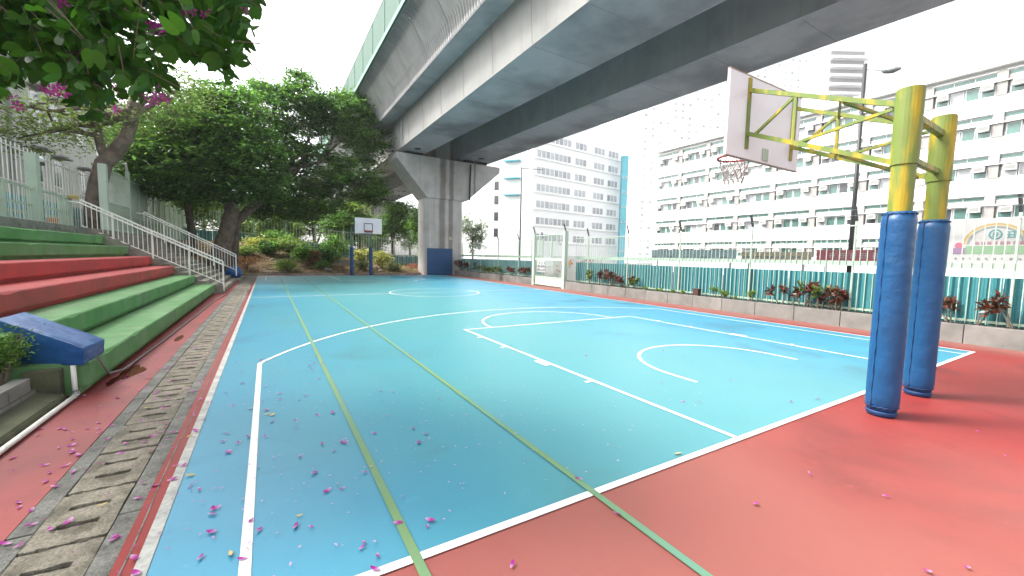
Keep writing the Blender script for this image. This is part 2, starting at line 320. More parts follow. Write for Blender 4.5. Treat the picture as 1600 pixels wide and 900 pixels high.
def wig(p0, p1, n, amp):
    p0 = Vector(p0); p1 = Vector(p1); return [p0.lerp(p1, k/n)+Vector((random.uniform(-1, 1), random.uniform(-1, 1), random.uniform(-1, 1)))*(amp if 0 < k < n else 0) for k in range(n+1)]

# ------------------------------------------------------------------ ground and court
CL, CW, CM = 28.2, 11.46, 6.4915; CWF = 12.25
def struct(name, mb, mat, parent=None, bevel=0.):
    o = mb.build(name, mat, parent, bevel=bevel)
    if parent is None: tag(o, kind='structure')
    return o
g = MB().poly([(-160, -90, -.3), (340, -90, -.3), (340, 340, -.3), (-160, 340, -.3)]); struct('ground', g, 'asphalt')
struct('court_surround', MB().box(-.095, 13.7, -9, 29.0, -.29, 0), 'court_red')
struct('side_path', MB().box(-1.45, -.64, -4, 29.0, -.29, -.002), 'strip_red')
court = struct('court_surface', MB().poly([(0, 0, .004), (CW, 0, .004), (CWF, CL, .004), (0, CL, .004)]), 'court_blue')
def strip(name, pts, w, z, mat='line_white', closed=False):
    pts = [Vector((p[0], p[1], z)) for p in pts]; n = len(pts); V = []
    for k in range(n):
        a = pts[(k-1) % n if closed else max(k-1, 0)]; b = pts[(k+1) % n if closed else min(k+1, n-1)]
        d = (b-a).normalized(); q = Vector((-d.y, d.x, 0))*w/2; V += [pts[k]-q, pts[k]+q]
    m = MB(); m.v = [tuple(v) for v in V]; m.f = [(2*k, 2*((k+1) % n), 2*((k+1) % n)+1, 2*k+1) for k in range(n if closed else n-1)]
    return m.build(name, mat, court)
def arc(cx, cy, r, a0, a1, n=48): return [(cx+r*cos(rad(a0+(a1-a0)*k/n)), cy+r*sin(rad(a0+(a1-a0)*k/n))) for k in range(n+1)]
LW = .052; z1 = .008
strip('side_line', [(.028, -.03), (.028, CL)], .06, .0085, 'line_worn')
strip('side_line', [(CW-.025, 0), (CWF-.025, CL)], LW, .0085)
strip('base_line', [(-.02, 0), (CW, 0)], .056, z1); strip('base_line', [(0, CL-.03), (CWF, CL-.03)], LW, z1)
strip('half_line', [(.06, CL/2), ((CW+CWF)/2-.05, CL/2)], LW, z1); strip('centre_circle', arc(CM, CL/2, 1.8, 0, 360, 72)[:-1], LW, .009, closed=True)
tx, tr = .457, 6.742
for s, y0 in ((1, 0), (-1, CL)):
    def Pt(x, y): return (x, y0+s*y)
    aL = math.degrees(math.acos((tx-CM)/tr)); aR = math.degrees(math.acos((CW-.46-CM)/tr))
    A = [(x, y) for x, y in arc(CM, 1.575, tr, aL, aR, 80)]
    strip('three_point_arc', [Pt(*p) for p in A], LW, z1)
    strip('three_point_line', [Pt(tx, .03), Pt(tx, A[0][1])], LW, .0088, 'line_white')
    strip('three_point_line', [Pt(CW-.46, .03), Pt(CW-.46, A[-1][1])], LW, .0088)
    strip('lane_line', [Pt(CM-2.425, .028), Pt(CM-2.425, 5.8)], LW, .0088); strip('lane_line', [Pt(CM+2.425, .028), Pt(CM+2.425, 5.8)], LW, .0088)
    strip('free_throw_line', [Pt(CM-2.39, 5.775), Pt(CM+2.39, 5.775)], LW, z1)
    strip('free_throw_arc', [Pt(*p) for p in arc(CM, 5.8, 1.775, 0, 180)], LW, .0092)
    strip('no_charge_arc', [Pt(*p) for p in [(CM+1.275, 1.2)]+arc(CM, 1.575, 1.275, 0, 180)+[(CM-1.275, 1.2)]], LW, z1)
    for sd_ in (-1, 1):
        for yy, w in ((1.85, .05), (2.85, .3), (4.0, .05), (4.9, .05)):
            x = CM+sd_*2.45; strip('lane_mark', [Pt(x, yy), Pt(x+sd_*.11, yy)], w, .0096)
for x in (1.2, 2.39): strip('green_line', [(x, -3.2), (x, 25.5)], .050, .0125, 'line_green')

# drain channel: slotted concrete covers between two kerbs
drain = thing('drain_channel', 'concrete drain channel with slotted covers along the court side line', 'drain', (-.36, 1, 0))
def slab_mesh(seed, ln=.567):
    r = random.Random(seed); xs = [-.165, -.09, .09, .165]; ys = [0, .015, .185, .21, .375, .40, .57, ln]
    # cells: solid unless a slot (middle column, thin rows)
    m = MB(); hole = {(1, 2), (1, 4)}; pos = {}
    ys = [0, .160, .205, .362, .407, ln]; hole = {(1, 1), (1, 3)}
    sub = 6
    def X(i, j, t): return xs[i]
    for (i) in range(3):
        for j in range(5):
            if (i, j) in hole:
                continue
            m.poly([(xs[i], ys[j], 0), (xs[i+1], ys[j], 0), (xs[i+1], ys[j+1], 0), (xs[i], ys[j+1], 0)])
    bm = bmesh.new(); me = bpy.data.meshes.new('drain_cover'); me.from_pydata(m.v, [], m.f); bm.from_mesh(me)
    bmesh.ops.remove_doubles(bm, verts=bm.verts, dist=1e-4)
    bmesh.ops.subdivide_edges(bm, edges=[e for e in bm.edges if abs(e.verts[0].co.y-e.verts[1].co.y) < 1e-5], cuts=4, use_grid_fill=True)
    ret = bmesh.ops.extrude_face_region(bm, geom=bm.faces[:]); 
    for v in [q for q in ret['geom'] if isinstance(q, bmesh.types.BMVert)]: v.co.z += .06
    for v in bm.verts:
        k = 1 if abs(v.co.x) < .1 else .5
        jx, jy, jz = r.uniform(-.003, .003), r.uniform(-.008, .008)*k, r.uniform(-.003, .003)
        v.co.x += jx; v.co.y += jy; v.co.z += jz
    bmesh.ops.recalc_face_normals(bm, faces=bm.faces); bm.to_mesh(me); bm.free(); me.materials.append(M['drain_concrete']); return me
covers = [slab_mesh(k) for k in range(5)]
y = -1.98; k = 0
while y < 28.3:
    o = inst(covers[k % 5], 'drain_cover', (-.365+random.uniform(-.004, .004), y, -.068+random.uniform(-.004, .003)), drain, random.uniform(-.008, .008)); y += .6; k += 1
for side, x0, x1 in ((0, -.64, -.535), (1, -.195, -.095)):
    me = bmesh_data(MB().box(x0+.36, x1+.36, 0, 1.19, -.28, -.004), 'kerb_block', 'kerb_concrete', bevel=.006)
    for k in range(26): inst(me, 'kerb_block', (-.36, -2.4+k*1.2, random.uniform(-.003, .003)), drain)
pm('channel_shade', (.022, .019, .015), .9, .3, 6)  # near-black bed, the shade inside the slots put into its colour
MB().poly([(-.53, -2.4, -.27), (-.2, -2.4, -.27), (-.2, 28.6, -.27), (-.53, 28.6, -.27)]).build('channel_bed', 'channel_shade', drain)
# crack line where the red coat meets the kerb
strip('edge_crack', [(-.055+random.uniform(-.008, .008), -2+.35*k) for k in range(86)], .008, .003, 'kerb_concrete')

# ------------------------------------------------------------------ bleachers, stair, terrace (left)
YE = 16.0
bl = thing('bleachers', 'green and red painted concrete bleachers stepping up beside the drain', 'bleachers', (-1.1, 10, 0))
cols = ['bench_green', 'bench_green', 'bench_red', 'bench_red', 'bench_green', 'bench_green']
TX = [-1.06-.565*k for k in range(6)]; TZ = [.345+.318*k for k in range(6)]
for k in range(6):
    x1 = TX[k]; x0 = TX[k]-.62 if k < 5 else x1-.42; zt = TZ[k]; th = .25
    pts = []; n = 14                                                      # front edge slightly uneven
    m = MB(); n = 60; ya = 4.0 if k == 0 else 3.98; rj = random.Random(70+k)
    for i in range(n+1):
        yy = ya+(YE-ya)*i/n; j = lambda a: rj.uniform(-a, a); chip = .02 if rj.random() < .07 else 0
        m.v += [(x0, yy, zt-th), (x1-.008+j(.004), yy, zt-th+j(.006)), (x1+j(.003), yy, zt-th+.02), (x1+j(.003), yy, zt-.016-chip), (x1-.014-chip+j(.004), yy, zt+j(.002)), (x0, yy, zt)]
    m.f = [(6*i+q, 6*i+(q+1) % 6, 6*i+6+(q+1) % 6, 6*i+6+q) for i in range(n) for q in range(6)]+[tuple(range(6)), tuple(6*n+q for q in range(6))]
    b = m.build('bench_slab', cols[k], bl)
    if k in (2, 3): b['label'] = 'red painted bench tier'
    zb = 0 if k == 0 else TZ[k-1]+.002
    MB().box(x0+.02, x1-.09, 4.02, YE-.03, zb-.04 if k else -.05, zt-th-.001).build('riser', cols[k], bl)
tr_x = TX[5]-.42
ter = struct('upper_terrace', MB().box(-40, tr_x, -6, 60, -.28, 2.14), 'step_concrete')
MB().box(tr_x-.001+.003, tr_x+.12, 4, YE, TZ[5]+.001, 2.17).build('terrace_kerb', 'kerb_concrete', ter, bevel=.01)
st = thing('staircase', 'wide concrete staircase rising from the drain to the upper terrace', 'stairs', (-2.5, 19.5, 0))
NS = 14
for k in range(NS):
    x1 = -.82-.247*k; MB().box(tr_x+.002, x1, YE+.03, 23.4, .154*k+(.001 if k else -.28), .154*(k+1)).build('step', 'step_concrete', st, bevel=.012)
MB().box(tr_x, -.83, YE+.004, YE+.026, -.2, .30).build('side_wall', 'step_concrete', st)
def railing(name, label, y, xs, zs, xe, n, group=None, flat=None, first=True):
    """sloping handrail in the plane y: bottom line from (xs,zs[0]) down to (xe,zs[1])"""
    t = thing(name, label, 'handrail', (xe, y, 0), group)
    def zb(x): f = (x-xs)/(xe-xs); return zs[0]+(zs[1]-zs[0])*f
    H = .80
    MB().bar((xs, y, zb(xs)), (xe, y, zb(xe)), .03, .03).build('bottom_rail', 'rail_white', t)
    MB().bar((xs, y, zb(xs)+H), (xe, y, zb(xe)+H), .045, .045).build('top_rail', 'rail_white', t)
    MB().tube([(xs-.25, y-.07, zb(xs)+H-.08), (xs, y-.07, zb(xs)+H-.1), (xe, y-.07, zb(xe)+H-.12), (xe+.04, y-.07, zb(xe)+H-.18)], .022, 8).build('hand_grip', 'rail_white', t, smooth=True)
    me = None
    for k in range(n+1):
        x = xs+(xe-xs)*k/n; post = (k % 8 == 6) or k in (n,)
        if post: MB().box(x-.025, x+.025, y-.025, y+.025, zb(x)-.28, zb(x)+H).build('post', 'rail_white', t)
        else: MB().box(x-.009, x+.009, y-.009, y+.009, zb(x)+.016, zb(x)+H-.02).build('bar', 'rail_white', t)
    return t
railing('stair_railing', 'white metal stair railing between the bleachers and the steps', 16.12, -4.42, (2.24, .36), -.82, 30)
railing('stair_railing', 'white metal stair railing beyond the steps, by the tree trunk', 23.2, -4.3, (2.46, .56), -.82, 30)
# terrace fence (mint) along the top of the bleachers
FX = -4.72
tf = thing('terrace_fence', 'low mint green bar fence along the terrace above the bleachers', 'fence', (FX, 10, 2.14))
MB().box(FX-.02, FX+.02, 4, 16.2, 3.06, 3.11).build('top_rail', 'mint_paint', tf); MB().box(FX-.015, FX+.015, 4, 16.2, 2.21, 2.25).build('bottom_rail', 'mint_paint', tf)
MB().box(FX-.05, FX-.022, 4, 16.2, 2.62, 2.68).build('middle_rail', 'mint_paint', tf)
pme = bmesh_data(MB().box(-.05, .05, -.05, .05, 0, .98), 'post', 'mint_paint'); bme = bmesh_data(MB().box(-.006, .006, -.006, .006, 0, .81), 'bar', 'mint_bar')
y = 6.0; k = 0
while y < 16.2:
    if k % 12 == 0: inst(pme, 'post', (FX, y, 2.14), tf)
    else: inst(bme, 'bar', (FX, y, 2.25), tf)
    y += .135; k += 1
MB().box(FX-.11, FX+.11, 13.95, 14.17, 2.14, 4.0).build('gate_post', 'mint_paint', tf); MB().box(FX-.06, FX+.06, 16.2, 16.32, 2.14, 3.12).build('gate_post', 'mint_paint', tf)
lb = thing('floodlight', 'small yellowish box lamp at the head of the stair railing', 'lamp', (-4.68, 16.3, 3.13))
MB().bar((-4.68, 16.24, 3.13), (-4.50, 16.16, 3.10), .16, .12).build('housing', 'lamp_box', lb, bevel=.02); MB().box(-4.7, -4.66, 16.24, 16.3, 3.02, 3.08).build('bracket', 'dark_metal', lb)
# sky blue hoarding and tall bar fence behind the walkway
BX = -6.3
hb = thing('walkway_hoarding', 'sky blue board hoarding behind the terrace walkway', 'hoarding', (BX, 15, 2.14))
me = bmesh_data(MB().box(-.02, .02, 0, .585, 0, 1.05), 'board', 'sky_board')
for k in range(30): inst(me, 'board', (BX, 7+.6*k, 2.16), hb)
MB().box(BX+.022, BX+.05, 7, 25, 2.62, 2.72).build('rail', 'mint_paint', hb)
ob = MB().box(-5.6, -5.3, 17.4, 18.3, 2.145, 2.5).build('storage_box', 'orange_box', bevel=.02); tag(ob, 'small orange brown box on the terrace by the blue boards', 'box')
tb = thing('tall_bar_fence', 'tall thin white bar fence above the blue board hoarding', 'fence', (BX+.15, 15, 2.14))
me = bmesh_data(MB().box(-.012, .012, -.012, .012, 0, 2.6), 'bar', 'rail_white')
for k in range(70): inst(me, 'bar', (BX+.15, 7.2+.26*k, 2.16), tb)
for z in (2.3, 3.55, 4.6): MB().box(BX+.165, BX+.185, 7, 25.3, z, z+.03).build('rail', 'rail_white', tb)
# gate posts and glass screen that goes on from the stair head
gs = thing('glass_screen', 'greenish glass panel screen on a mint frame beyond the stair head', 'screen', (-5.2, 30, 2.14))
me = bmesh_data(MB().box(-.012, .012, .04, 1.46, .95, 2.55), 'glass_panel', 'panel_glass'); me2 = bmesh_data(MB().box(-.02, .02, .04, 1.46, .06, .9), 'lower_panel', 'mint_paint')
pm_ = bmesh_data(MB().box(-.04, .04, -.038, .038, 0, 2.6), 'post', 'mint_bar')
for k in range(11):
    y = 24.4+1.5*k; inst(pm_, 'post', (-5.0, y, 2.14), gs)
    if k < 10: inst(me, 'glass_panel', (-5.0, y, 2.14), gs); inst(me2, 'lower_panel', (-5.0, y, 2.14), gs)
MB().box(-5.05, -4.95, 24.4, 39.4, 4.74, 4.82).build('top_rail', 'mint_bar', gs); MB().box(-5.03, -4.97, 24.44, 39.36, 3.045, 3.09).build('middle_rail', 'mint_bar', gs)
sg = thing('stair_gate', 'tall mint gate frame with bars at the head of the stairs', 'gate', (-5.0, 22, 2.14))
for y, h, w in ((20.7, 2.75, .12), (24.15, 3.0, .075)): MB().box(-5-w, -5+w, y-w, y+w, 2.14, 2.14+h).build('post', 'mint_bar', sg)
MB().bar((-5, 24.15, 5.1), (-5.0, 23.9, 5.5), .08).build('spike_arm', 'rail_white', sg)
for k in range(24): MB().box(-5.01, -4.99, 21.0+.128*k, 21.02+.128*k, 2.3, 4.8).build('bar', 'mint_bar', sg)
for z in (2.28, 3.4, 4.75): MB().box(-5.03, -4.97, 20.88, 24.04, z, z+.06).build('rail', 'mint_bar', sg)
MB().box(-5.02, -4.98, 21, 24.0, 2.36, 3.38).build('mesh_panel', 'panel_glass', sg)
# globe lamp on terrace
gl = thing('globe_lamp', 'white globe lamp on a dark bracket behind the bar fence', 'lamp', (-7.0, 17.3, 2.14))
bm = bmesh.new(); bmesh.ops.create_uvsphere(bm, u_segments=16, v_segments=10, radius=.17); me = bpy.data.meshes.new('globe'); bm.to_mesh(me); bm.free(); me.materials.append(M['frame_white'])
gp = atY(60, 248, 18.5); gl.location = (gp.x, gp.y, 2.14); inst(me, 'globe', gp, gl, sc=(.8, .8, .6)); MB().tube([(gp.x, gp.y, 2.14), (gp.x, gp.y, gp.z-.2)], .03, 8).build('post', 'dark_metal', gl); MB().box(gp.x-.13, gp.x+.13, gp.y-.05, gp.y+.05, gp.z-.22, gp.z-.105).build('bracket', 'dark_metal', gl)

# near planter bed with low block wall, pipe, tarp box (left foreground)
bed = struct('planter_bed', MB().box(-6.5, -1.52, -3, 3.9, -.28, .2), 'soil')
lw = thing('low_block_wall', 'weathered low concrete block wall by the white pipe', 'wall', (-1.45, 2, 0))
r = random.Random(3)
for row in range(2):
    y = -1.9+.2*row
    while y < 3.6:
        y1 = min(y+.39, 3.86); MB().box(-1.515, -1.405+r.uniform(-.006, .006), y, y1-.012, .02+.135*row, .148+.135*row).build('block', 'planter_concrete', lw, bevel=.008); y = y1
MB().box(-1.51, -1.25, 3.88, 4.0-.005, 0, .31).build('pier', 'moss_concrete', lw, bevel=.012)
MB().prism([(-1.40, -3, -.002), (-1.19, -3, -.002), (-1.22, -3, .07), (-1.40, -3, .11)], (0, 6.85, 0)).build('mossy_footing', 'moss_concrete', lw)
pp = thing('drain_pipe', 'white plastic pipe lying along the foot of the low wall', 'pipe', (-1.15, 2, 0))
MB().tube([(-1.155, -2, .03), (-1.15, 1, .03), (-1.14, 3.84, .03)], .021, 12).build('pipe_run', 'pvc_white', pp, smooth=True)
MB().tube([(-1.16, 3.94, .02), (-1.165, 3.94, .33)], .021, 12).build('riser_pipe', 'pvc_white', pp, smooth=True); MB().tube([(-1.14, 3.83, .03), (-1.145, 3.91, .035), (-1.16, 3.95, .06)], .028, 12).build('elbow', 'galv', pp, smooth=True)
tbx = thing('tarp_box', 'blue tarp covered box with a sloping top on the low wall pier', 'box', (-1.4, 4.2, .33))
m = MB(); n = 10
A, Bq, Cq, Dq = Vector((-1.80, 4.27, .33)), Vector((-1.08, 3.90, .33)), Vector((-1.06, 4.44, .335)), Vector((-1.78, 4.82, .34))
tops = [A+Vector((0, 0, .48)), Bq+Vector((.02, -.01, .18)), Cq+Vector((.02, 0, .17)), Dq+Vector((0, 0, .47))]
m.v = [tuple(p) for p in (A, Bq, Cq, Dq)]+[tuple(p) for p in tops]; m.f = [(0, 3, 2, 1), (4, 5, 6, 7), (0, 1, 5, 4), (1, 2, 6, 5), (2, 3, 7, 6), (3, 0, 4, 7)]
o = m.build('tarp', 'tarp_blue', tbx, bevel=.015)
bm = bmesh.new(); bm.from_mesh(o.data); bmesh.ops.triangulate(bm, faces=bm.faces[:]); bmesh.ops.subdivide_edges(bm, edges=[e for e in bm.edges if e.calc_length() > .1], cuts=5, use_grid_fill=True)
for v in bm.verts: v.co += Vector((random.uniform(-1, 1), random.uniform(-1, 1), random.uniform(-1, 1)))*.004
bm.to_mesh(o.data); bm.free(); o.data.polygons.foreach_set('use_smooth', [True]*len(o.data.polygons))
MB().box(-1.62, -1.10, 4.06, 4.14, .27, .328).build('base_board', 'dark_metal', tbx)
hz = MB().tube([(-1.02, 4.1, .36), (-1.0, 4.35, .12), (-.98, 4.8, .05), (-.99, 5.6, .02), (-.95, 7, .015), (-.9, 9.5, .015), (-.85, 13, .015), (-.7, 16, .015)], .013, 8).build('cable', 'hose', smooth=True); tag(hz, 'dark cable trailing from the tarp box along the red path', 'cable')
pud = []
for k in range(40):
    a = 2*pi*k/40; rr = 1+.25*sin(3*a+1)+.12*sin(7*a); pud.append((-.93+.10*rr*cos(a)+.05*sin(a), 4.75+.42*rr*sin(a), .0025))
o = MB().poly(pud).build('wet_patch', 'wet'); tag(o, kind='structure')
p2 = [(-.78+.05*cos(2*pi*k/24), 7.1+.3*sin(2*pi*k/24), .0025) for k in range(24)]; o = MB().poly(p2).build('wet_patch', 'wet'); tag(o, kind='structure')

# ------------------------------------------------------------------ right side: planter, fence, gate
def PX(y): return 12.46+.043*y if y < 15.3 else 13.32
def planter(name, label, y0, y1, n):
    t = thing(name, label, 'planter', (PX(y0), y0, 0)); step = (y1-y0)/n
    for k in range(n):
        a, b = y0+k*step+.006, y0+(k+1)*step-.006; d = random.uniform(-.006, .006); h = .375+random.uniform(-.006, .006)
        MB().prism([(PX(a)+d, a, -.2), (PX(b)+d, b, -.2), (PX(b)+.14, b, -.2), (PX(a)+.14, a, -.2)], (0, 0, .2+h)).build('wall_block', 'planter_concrete', t, bevel=.01)
    m = MB(); m.v = [(PX(y0)+.142, y0, .3), (PX(y1)+.142, y1, .3), (PX(y1)+1.3, y1, .33), (PX(y0)+1.3, y0, .33)]; m.f = [(0, 1, 2, 3)]; m.build('soil_bed', 'soil', t)
    return t
planter('planter', 'long grey block planter wall running from the gate past the padded posts', -8.0, 13.9, 21)
planter('planter', 'grey block planter wall between the white gate and the concrete pier', 17.0, 28.3, 10)
def teal_sheet(L_, h, per=.125, dep=.022):
    n = int(L_/per*4); V = []; 
    for i in range(n+1):
        y = L_*i/n; x = dep*(1 if i % 4 in (1, 2) else -1); V += [(x, y, 0), (x, y, h)]
    m = MB(); m.v = V; m.f = [(2*i, 2*i+2, 2*i+3, 2*i+1) for i in range(n)]; return bmesh_data(m, 'teal_sheet', 'teal_sheet')
sheet = teal_sheet(1.0, .98)
fbar = bmesh_data(MB().box(-.006, .006, -.006, .006, 0, 2.15), 'bar', 'mint_bar'); fpost = bmesh_data(MB().box(-.02, .02, -.02, .02, 0, 2.25), 'post', 'mint_bar')
arm_me = bmesh_data(MB().bar((0, 0, 0), (-.1, .02, .34), .045, .05), 'spike_arm', 'dark_metal')
def fence(name, label, y0, y1, off, z0=.36):
    t = thing(name, label, 'fence', (PX(y0)+off, y0, z0)); y = y0+.05; k = 0
    def P(y, dx=0, z=0): return (PX(y)+off+dx, y, z)
    while y < y1:
        if k % 18 == 0:
            inst(fpost, 'post', P(y, .05, z0), t); inst(arm_me, 'spike_arm', P(y, .05, z0+2.25), t)
        inst(fbar, 'bar', P(y, 0, z0), t); y += .145; k += 1
    ang = -math.atan2(PX(y1)-PX(y0), y1-y0)
    for k in range(int(y1-y0)+1):
        yy = min(y0+k*1.0, y1-1.0) if k == int(y1-y0) else y0+k; 
        if k == int(y1-y0) and y1-y0-k < .3: continue
        inst(sheet, 'teal_sheet', P(yy, .09+.03*(k % 2), z0-.02), t, ang)
    for z, h, w, m_ in ((z0+1.13, .125, .02, 'mint_paint'), (z0+.03, .05, .02, 'mint_paint'), (z0+2.12, .03, .02, 'mint_bar')):
        MB().prism([P(y0, .015, z), P(y1, .015, z), P(y1, .015+w, z), P(y0, .015+w, z)], (0, 0, h)).build('rail', m_, t)
    for z in (z0+2.38, z0+2.52): MB().tube([P(y0, -.03-(z-z0-2.38)*.25, z), P(y1, -.03-(z-z0-2.38)*.25, z)], .004, 4).build('wire', 'galv', t)
    return t
fence('boundary_fence', 'mint bar fence backed with teal corrugated sheet, behind the padded posts', -8.0, 13.9, .62)
fence('boundary_fence', 'mint bar fence backed with teal corrugated sheet between gate and pier', 17.05, 33.0, .62)
gt = thing('court_gate', 'pale mint metal gate with upright bars in the boundary fence', 'gate', (13.2, 15.4, 0))
def gx(y): return 13.12+.06*(y-14)
for y in (13.98, 16.9): MB().box(gx(y)-.1, gx(y)+.1, y-.09, y+.09, 0, 2.85).build('post', 'mint_bar', gt)
MB().box(gx(15.2)-.03, gx(15.2)+.03, 15.2-.04, 15.2+.04, 1.5, 2.72).build('post', 'mint_paint', gt)
for z, h in ((.06, .08), (.48, .05), (1.38, .12), (2.68, .05)): MB().prism([(gx(14.07)-.03, 14.08, z), (gx(16.8)-.03, 16.8, z), (gx(16.8)+.03, 16.8, z), (gx(14.07)+.03, 14.08, z)], (0, 0, h)).build('rail', 'mint_bar', gt)
for k in range(22):
    y = 14.2+k*.118; MB().box(gx(y)-.007, gx(y)+.007, y-.007, y+.007, .53, 2.68).build('bar', 'mint_bar', gt)
for k in range(10):
    y = 14.1+k*.27; MB().prism([(gx(y)-.012, y, .141), (gx(y+.26)-.012, y+.26, .141), (gx(y+.26)+.012, y+.26, .141), (gx(y)+.012, y, .141)], (0, 0, .338)).build('kick_board', 'mint_bar', gt)
for y in (13.98, 16.9): MB().bar((gx(y), y, 2.85), (gx(y)-.1, y+.02, 3.2), .05).build('spike_arm', 'dark_metal', gt)
gsn = thing('gate_notice', 'small white notice board with black lettering on the court gate', 'sign', (13.1, 16.0, .7))
y0, y1 = 15.7, 16.55
MB().prism([(gx(y0)-.045, y0, .75), (gx(y1)-.045, y1, .75), (gx(y1)-.035, y1, .75), (gx(y0)-.035, y0, .75)], (0, 0, .62)).build('board', 'sign_white', gsn)
r = random.Random(11)
for i in range(9):
    for j in range(2 if i % 3 else 3):
        y = y0+.06+i*.085; z = .82+.18*j; MB().box(gx(y)-.052, gx(y)-.046, y, y+r.uniform(.02, .05), z, z+r.uniform(.05, .14)).build('lettering', 'black_paint', gsn)
MB().tube([(gx(14.4)-.02, 14.4+.10*cos(a), 2.3+.13*sin(a)) for a in [2*pi*k/20*.8-2.9 for k in range(21)]], .02, 6).build('wire_coil', 'galv', gt)
# stack of posters beyond the gate, by the fence end
ps = thing('poster_board', 'white poster board with red and pink printed panels beyond the gate', 'sign', (14.6, 15.2, -.28))
MB().box(14.8, 14.84, 13.2, 17.2, .3, 1.62).build('board', 'sign_white', ps)
r = random.Random(5)
for k in range(34):
    y = 13.3+r.random()*3.6; z = .4+r.random()*1.0; MB().box(14.790-.0002*k, 14.796-.0002*k, y, y+r.uniform(.08, .28), z, z+r.uniform(.05, .22)).build('printed_panel', r.choice(['ink_pink', 'ink_purple', 'ink_grey', 'sign_red', 'ink_yellow']), ps)
for y in (13.4, 17.0): MB().box(14.85, 14.9, y-.03, y+.03, -.29, 1.62).build('leg', 'galv', ps)

# crotons and weeds in the planter
def croton(name, label, x, y, h, n_heads, mat, cat='shrub', group=None, z0=.31, leaf=.17, sp=.16):
    t = thing(name, label, cat, (x, y, z0), group); P = []; A = []
    for k in range(n_heads):
        dx, dy = random.gauss(0, sp), random.gauss(0, sp*1.3); hh = h*random.uniform(.72, 1.05); top = Vector((x+dx, y+dy, z0+hh))
        MB().tube(wig((x+dx*.2, y+dy*.2, z0-.03), top, 4, .02), [.016, .014, .012, .010, .007], 6).build('stem', 'bark_grey', t, smooth=True)
        for i in range(34):
            th = random.uniform(0, 2*pi); el = random.uniform(-.5, 1.1); d = Vector((cos(th)*cos(el), sin(th)*cos(el), sin(el))); b = top-Vector((0, 0, random.uniform(0, .24)*h/.8))
            P.append(b+d*leaf*.5); A.append(d)
    leaf_mesh('foliage', np.array(P), leaf, mat, t, .34, .3, .08, np.array(A))
    return t
def fpx(px, row=1): # planter spot under pixel column px
    best = None
    for y in np.arange(-1.5, 28, .03):
        x = PX(y)+.38; d = np.array([x, y, .3])-CAM; u = 800+F*(d@cr)/(d@fw)
        if best is None or abs(u-px) < best[0]: best = (abs(u-px), x, y)
    return best[1], best[2]
G1 = 'croton shrubs beside the gate'; 
ORD = ['first', 'second', 'third', 'fourth', 'fifth']
for i_, (px, h, n, mt) in enumerate(((922, .62, 3, 'leaf_croton_g'), (938, .66, 4, 'leaf_croton'), (958, .66, 4, 'leaf_croton'), (977, .56, 4, 'leaf_croton'), (990, .45, 3, 'leaf_croton_g'))):
    x, y = fpx(px); croton('croton_shrub', f'red and green croton shrub, {ORD[i_]} in the planter from the court gate', x, y, h, n, mt, group=G1)
for i_, (px, h, n, mt) in enumerate(((1226, .60, 3, 'leaf_croton'), (1252, .66, 4, 'leaf_croton'), (1278, .66, 4, 'leaf_croton_g'), (1306, .58, 3, 'leaf_croton'), (1322, .40, 2, 'leaf_croton'))):
    x, y = fpx(px); croton('croton_shrub', f'dark red croton shrub, {ORD[i_]} in the planter past the single upright weed', x, y, h, n, mt, group='croton shrubs beside the padded posts')
for i_, (px, h, n) in enumerate(((1366, .55, 3), (1488, .58, 3), (1518, .66, 2))):
    x, y = fpx(px); croton('croton_shrub', ['dark croton shrub in the planter, half hidden by the near padded post', 'dark croton shrub in the planter right behind the second padded post', 'dark two stemmed croton shrub between second padded post and banner'][i_], x, y, h, n, 'leaf_croton', group='croton shrubs behind the padded posts', leaf=.16)
x, y = fpx(1590); croton('croton_shrub', 'dark croton shrub in the planter below the printed banner', x, y, .62, 3, 'leaf_croton')
for px, h in ((722, .8), (733, .7)):
    x, y = fpx(px); croton('croton_shrub', 'red flowering shrub in the planter beside the concrete pier', x, y, h, 5, 'leaf_croton', group='red shrubs beside the pier', leaf=.22, sp=.25)
for i_, (px, h) in enumerate(((818, .55), (800, .55), (785, .5), (768, .4), (752, .45))):
    x, y = fpx(px); croton('croton_shrub', f'low dark shrub, {ORD[i_]} in the far planter counting from the gate', x, y, h, 5, 'leaf_croton_g' if px < 800 else 'leaf_croton', group='low shrubs in the far planter', leaf=.2, sp=.3)
for px, h in ((1117, .36), (1127, .28)):
    x, y = fpx(px); croton('green_weed', 'small bright green weed in the planter near the brown pot', x, y, h, 2, 'leaf_lime', 'plant', leaf=.11, sp=.06, group='weeds by the brown pot')
x, y = fpx(1172); croton('green_weed', 'single upright green weed in the planter between pot and crotons', x, y, .38, 2, 'leaf_lime', 'plant', leaf=.11, sp=.05)
for px in (1010, 1030, 1052, 1068, 1145):
    x, y = fpx(px); croton('green_weed', 'tiny green seedling creeping on the planter soil', x, y, .13, 2, 'leaf_lime', 'plant', leaf=.09, sp=.08, group='seedlings in the planter')
x, y = fpx(1089); pot = thing('flower_pot', 'small dark brown pot standing in the planter', 'pot', (x, y, .3))
MB().prism([(x-.09, y-.10, .3), (x+.09, y-.10, .3), (x+.09, y+.10, .3), (x-.09, y+.10, .3)], (0, 0, .25)).build('pot_body', 'pot_brown', pot, bevel=.012); MB().box(x-.1, x+.1, y-.11, y+.11, .551, .585).build('rim', 'pot_brown', pot, bevel=.008)

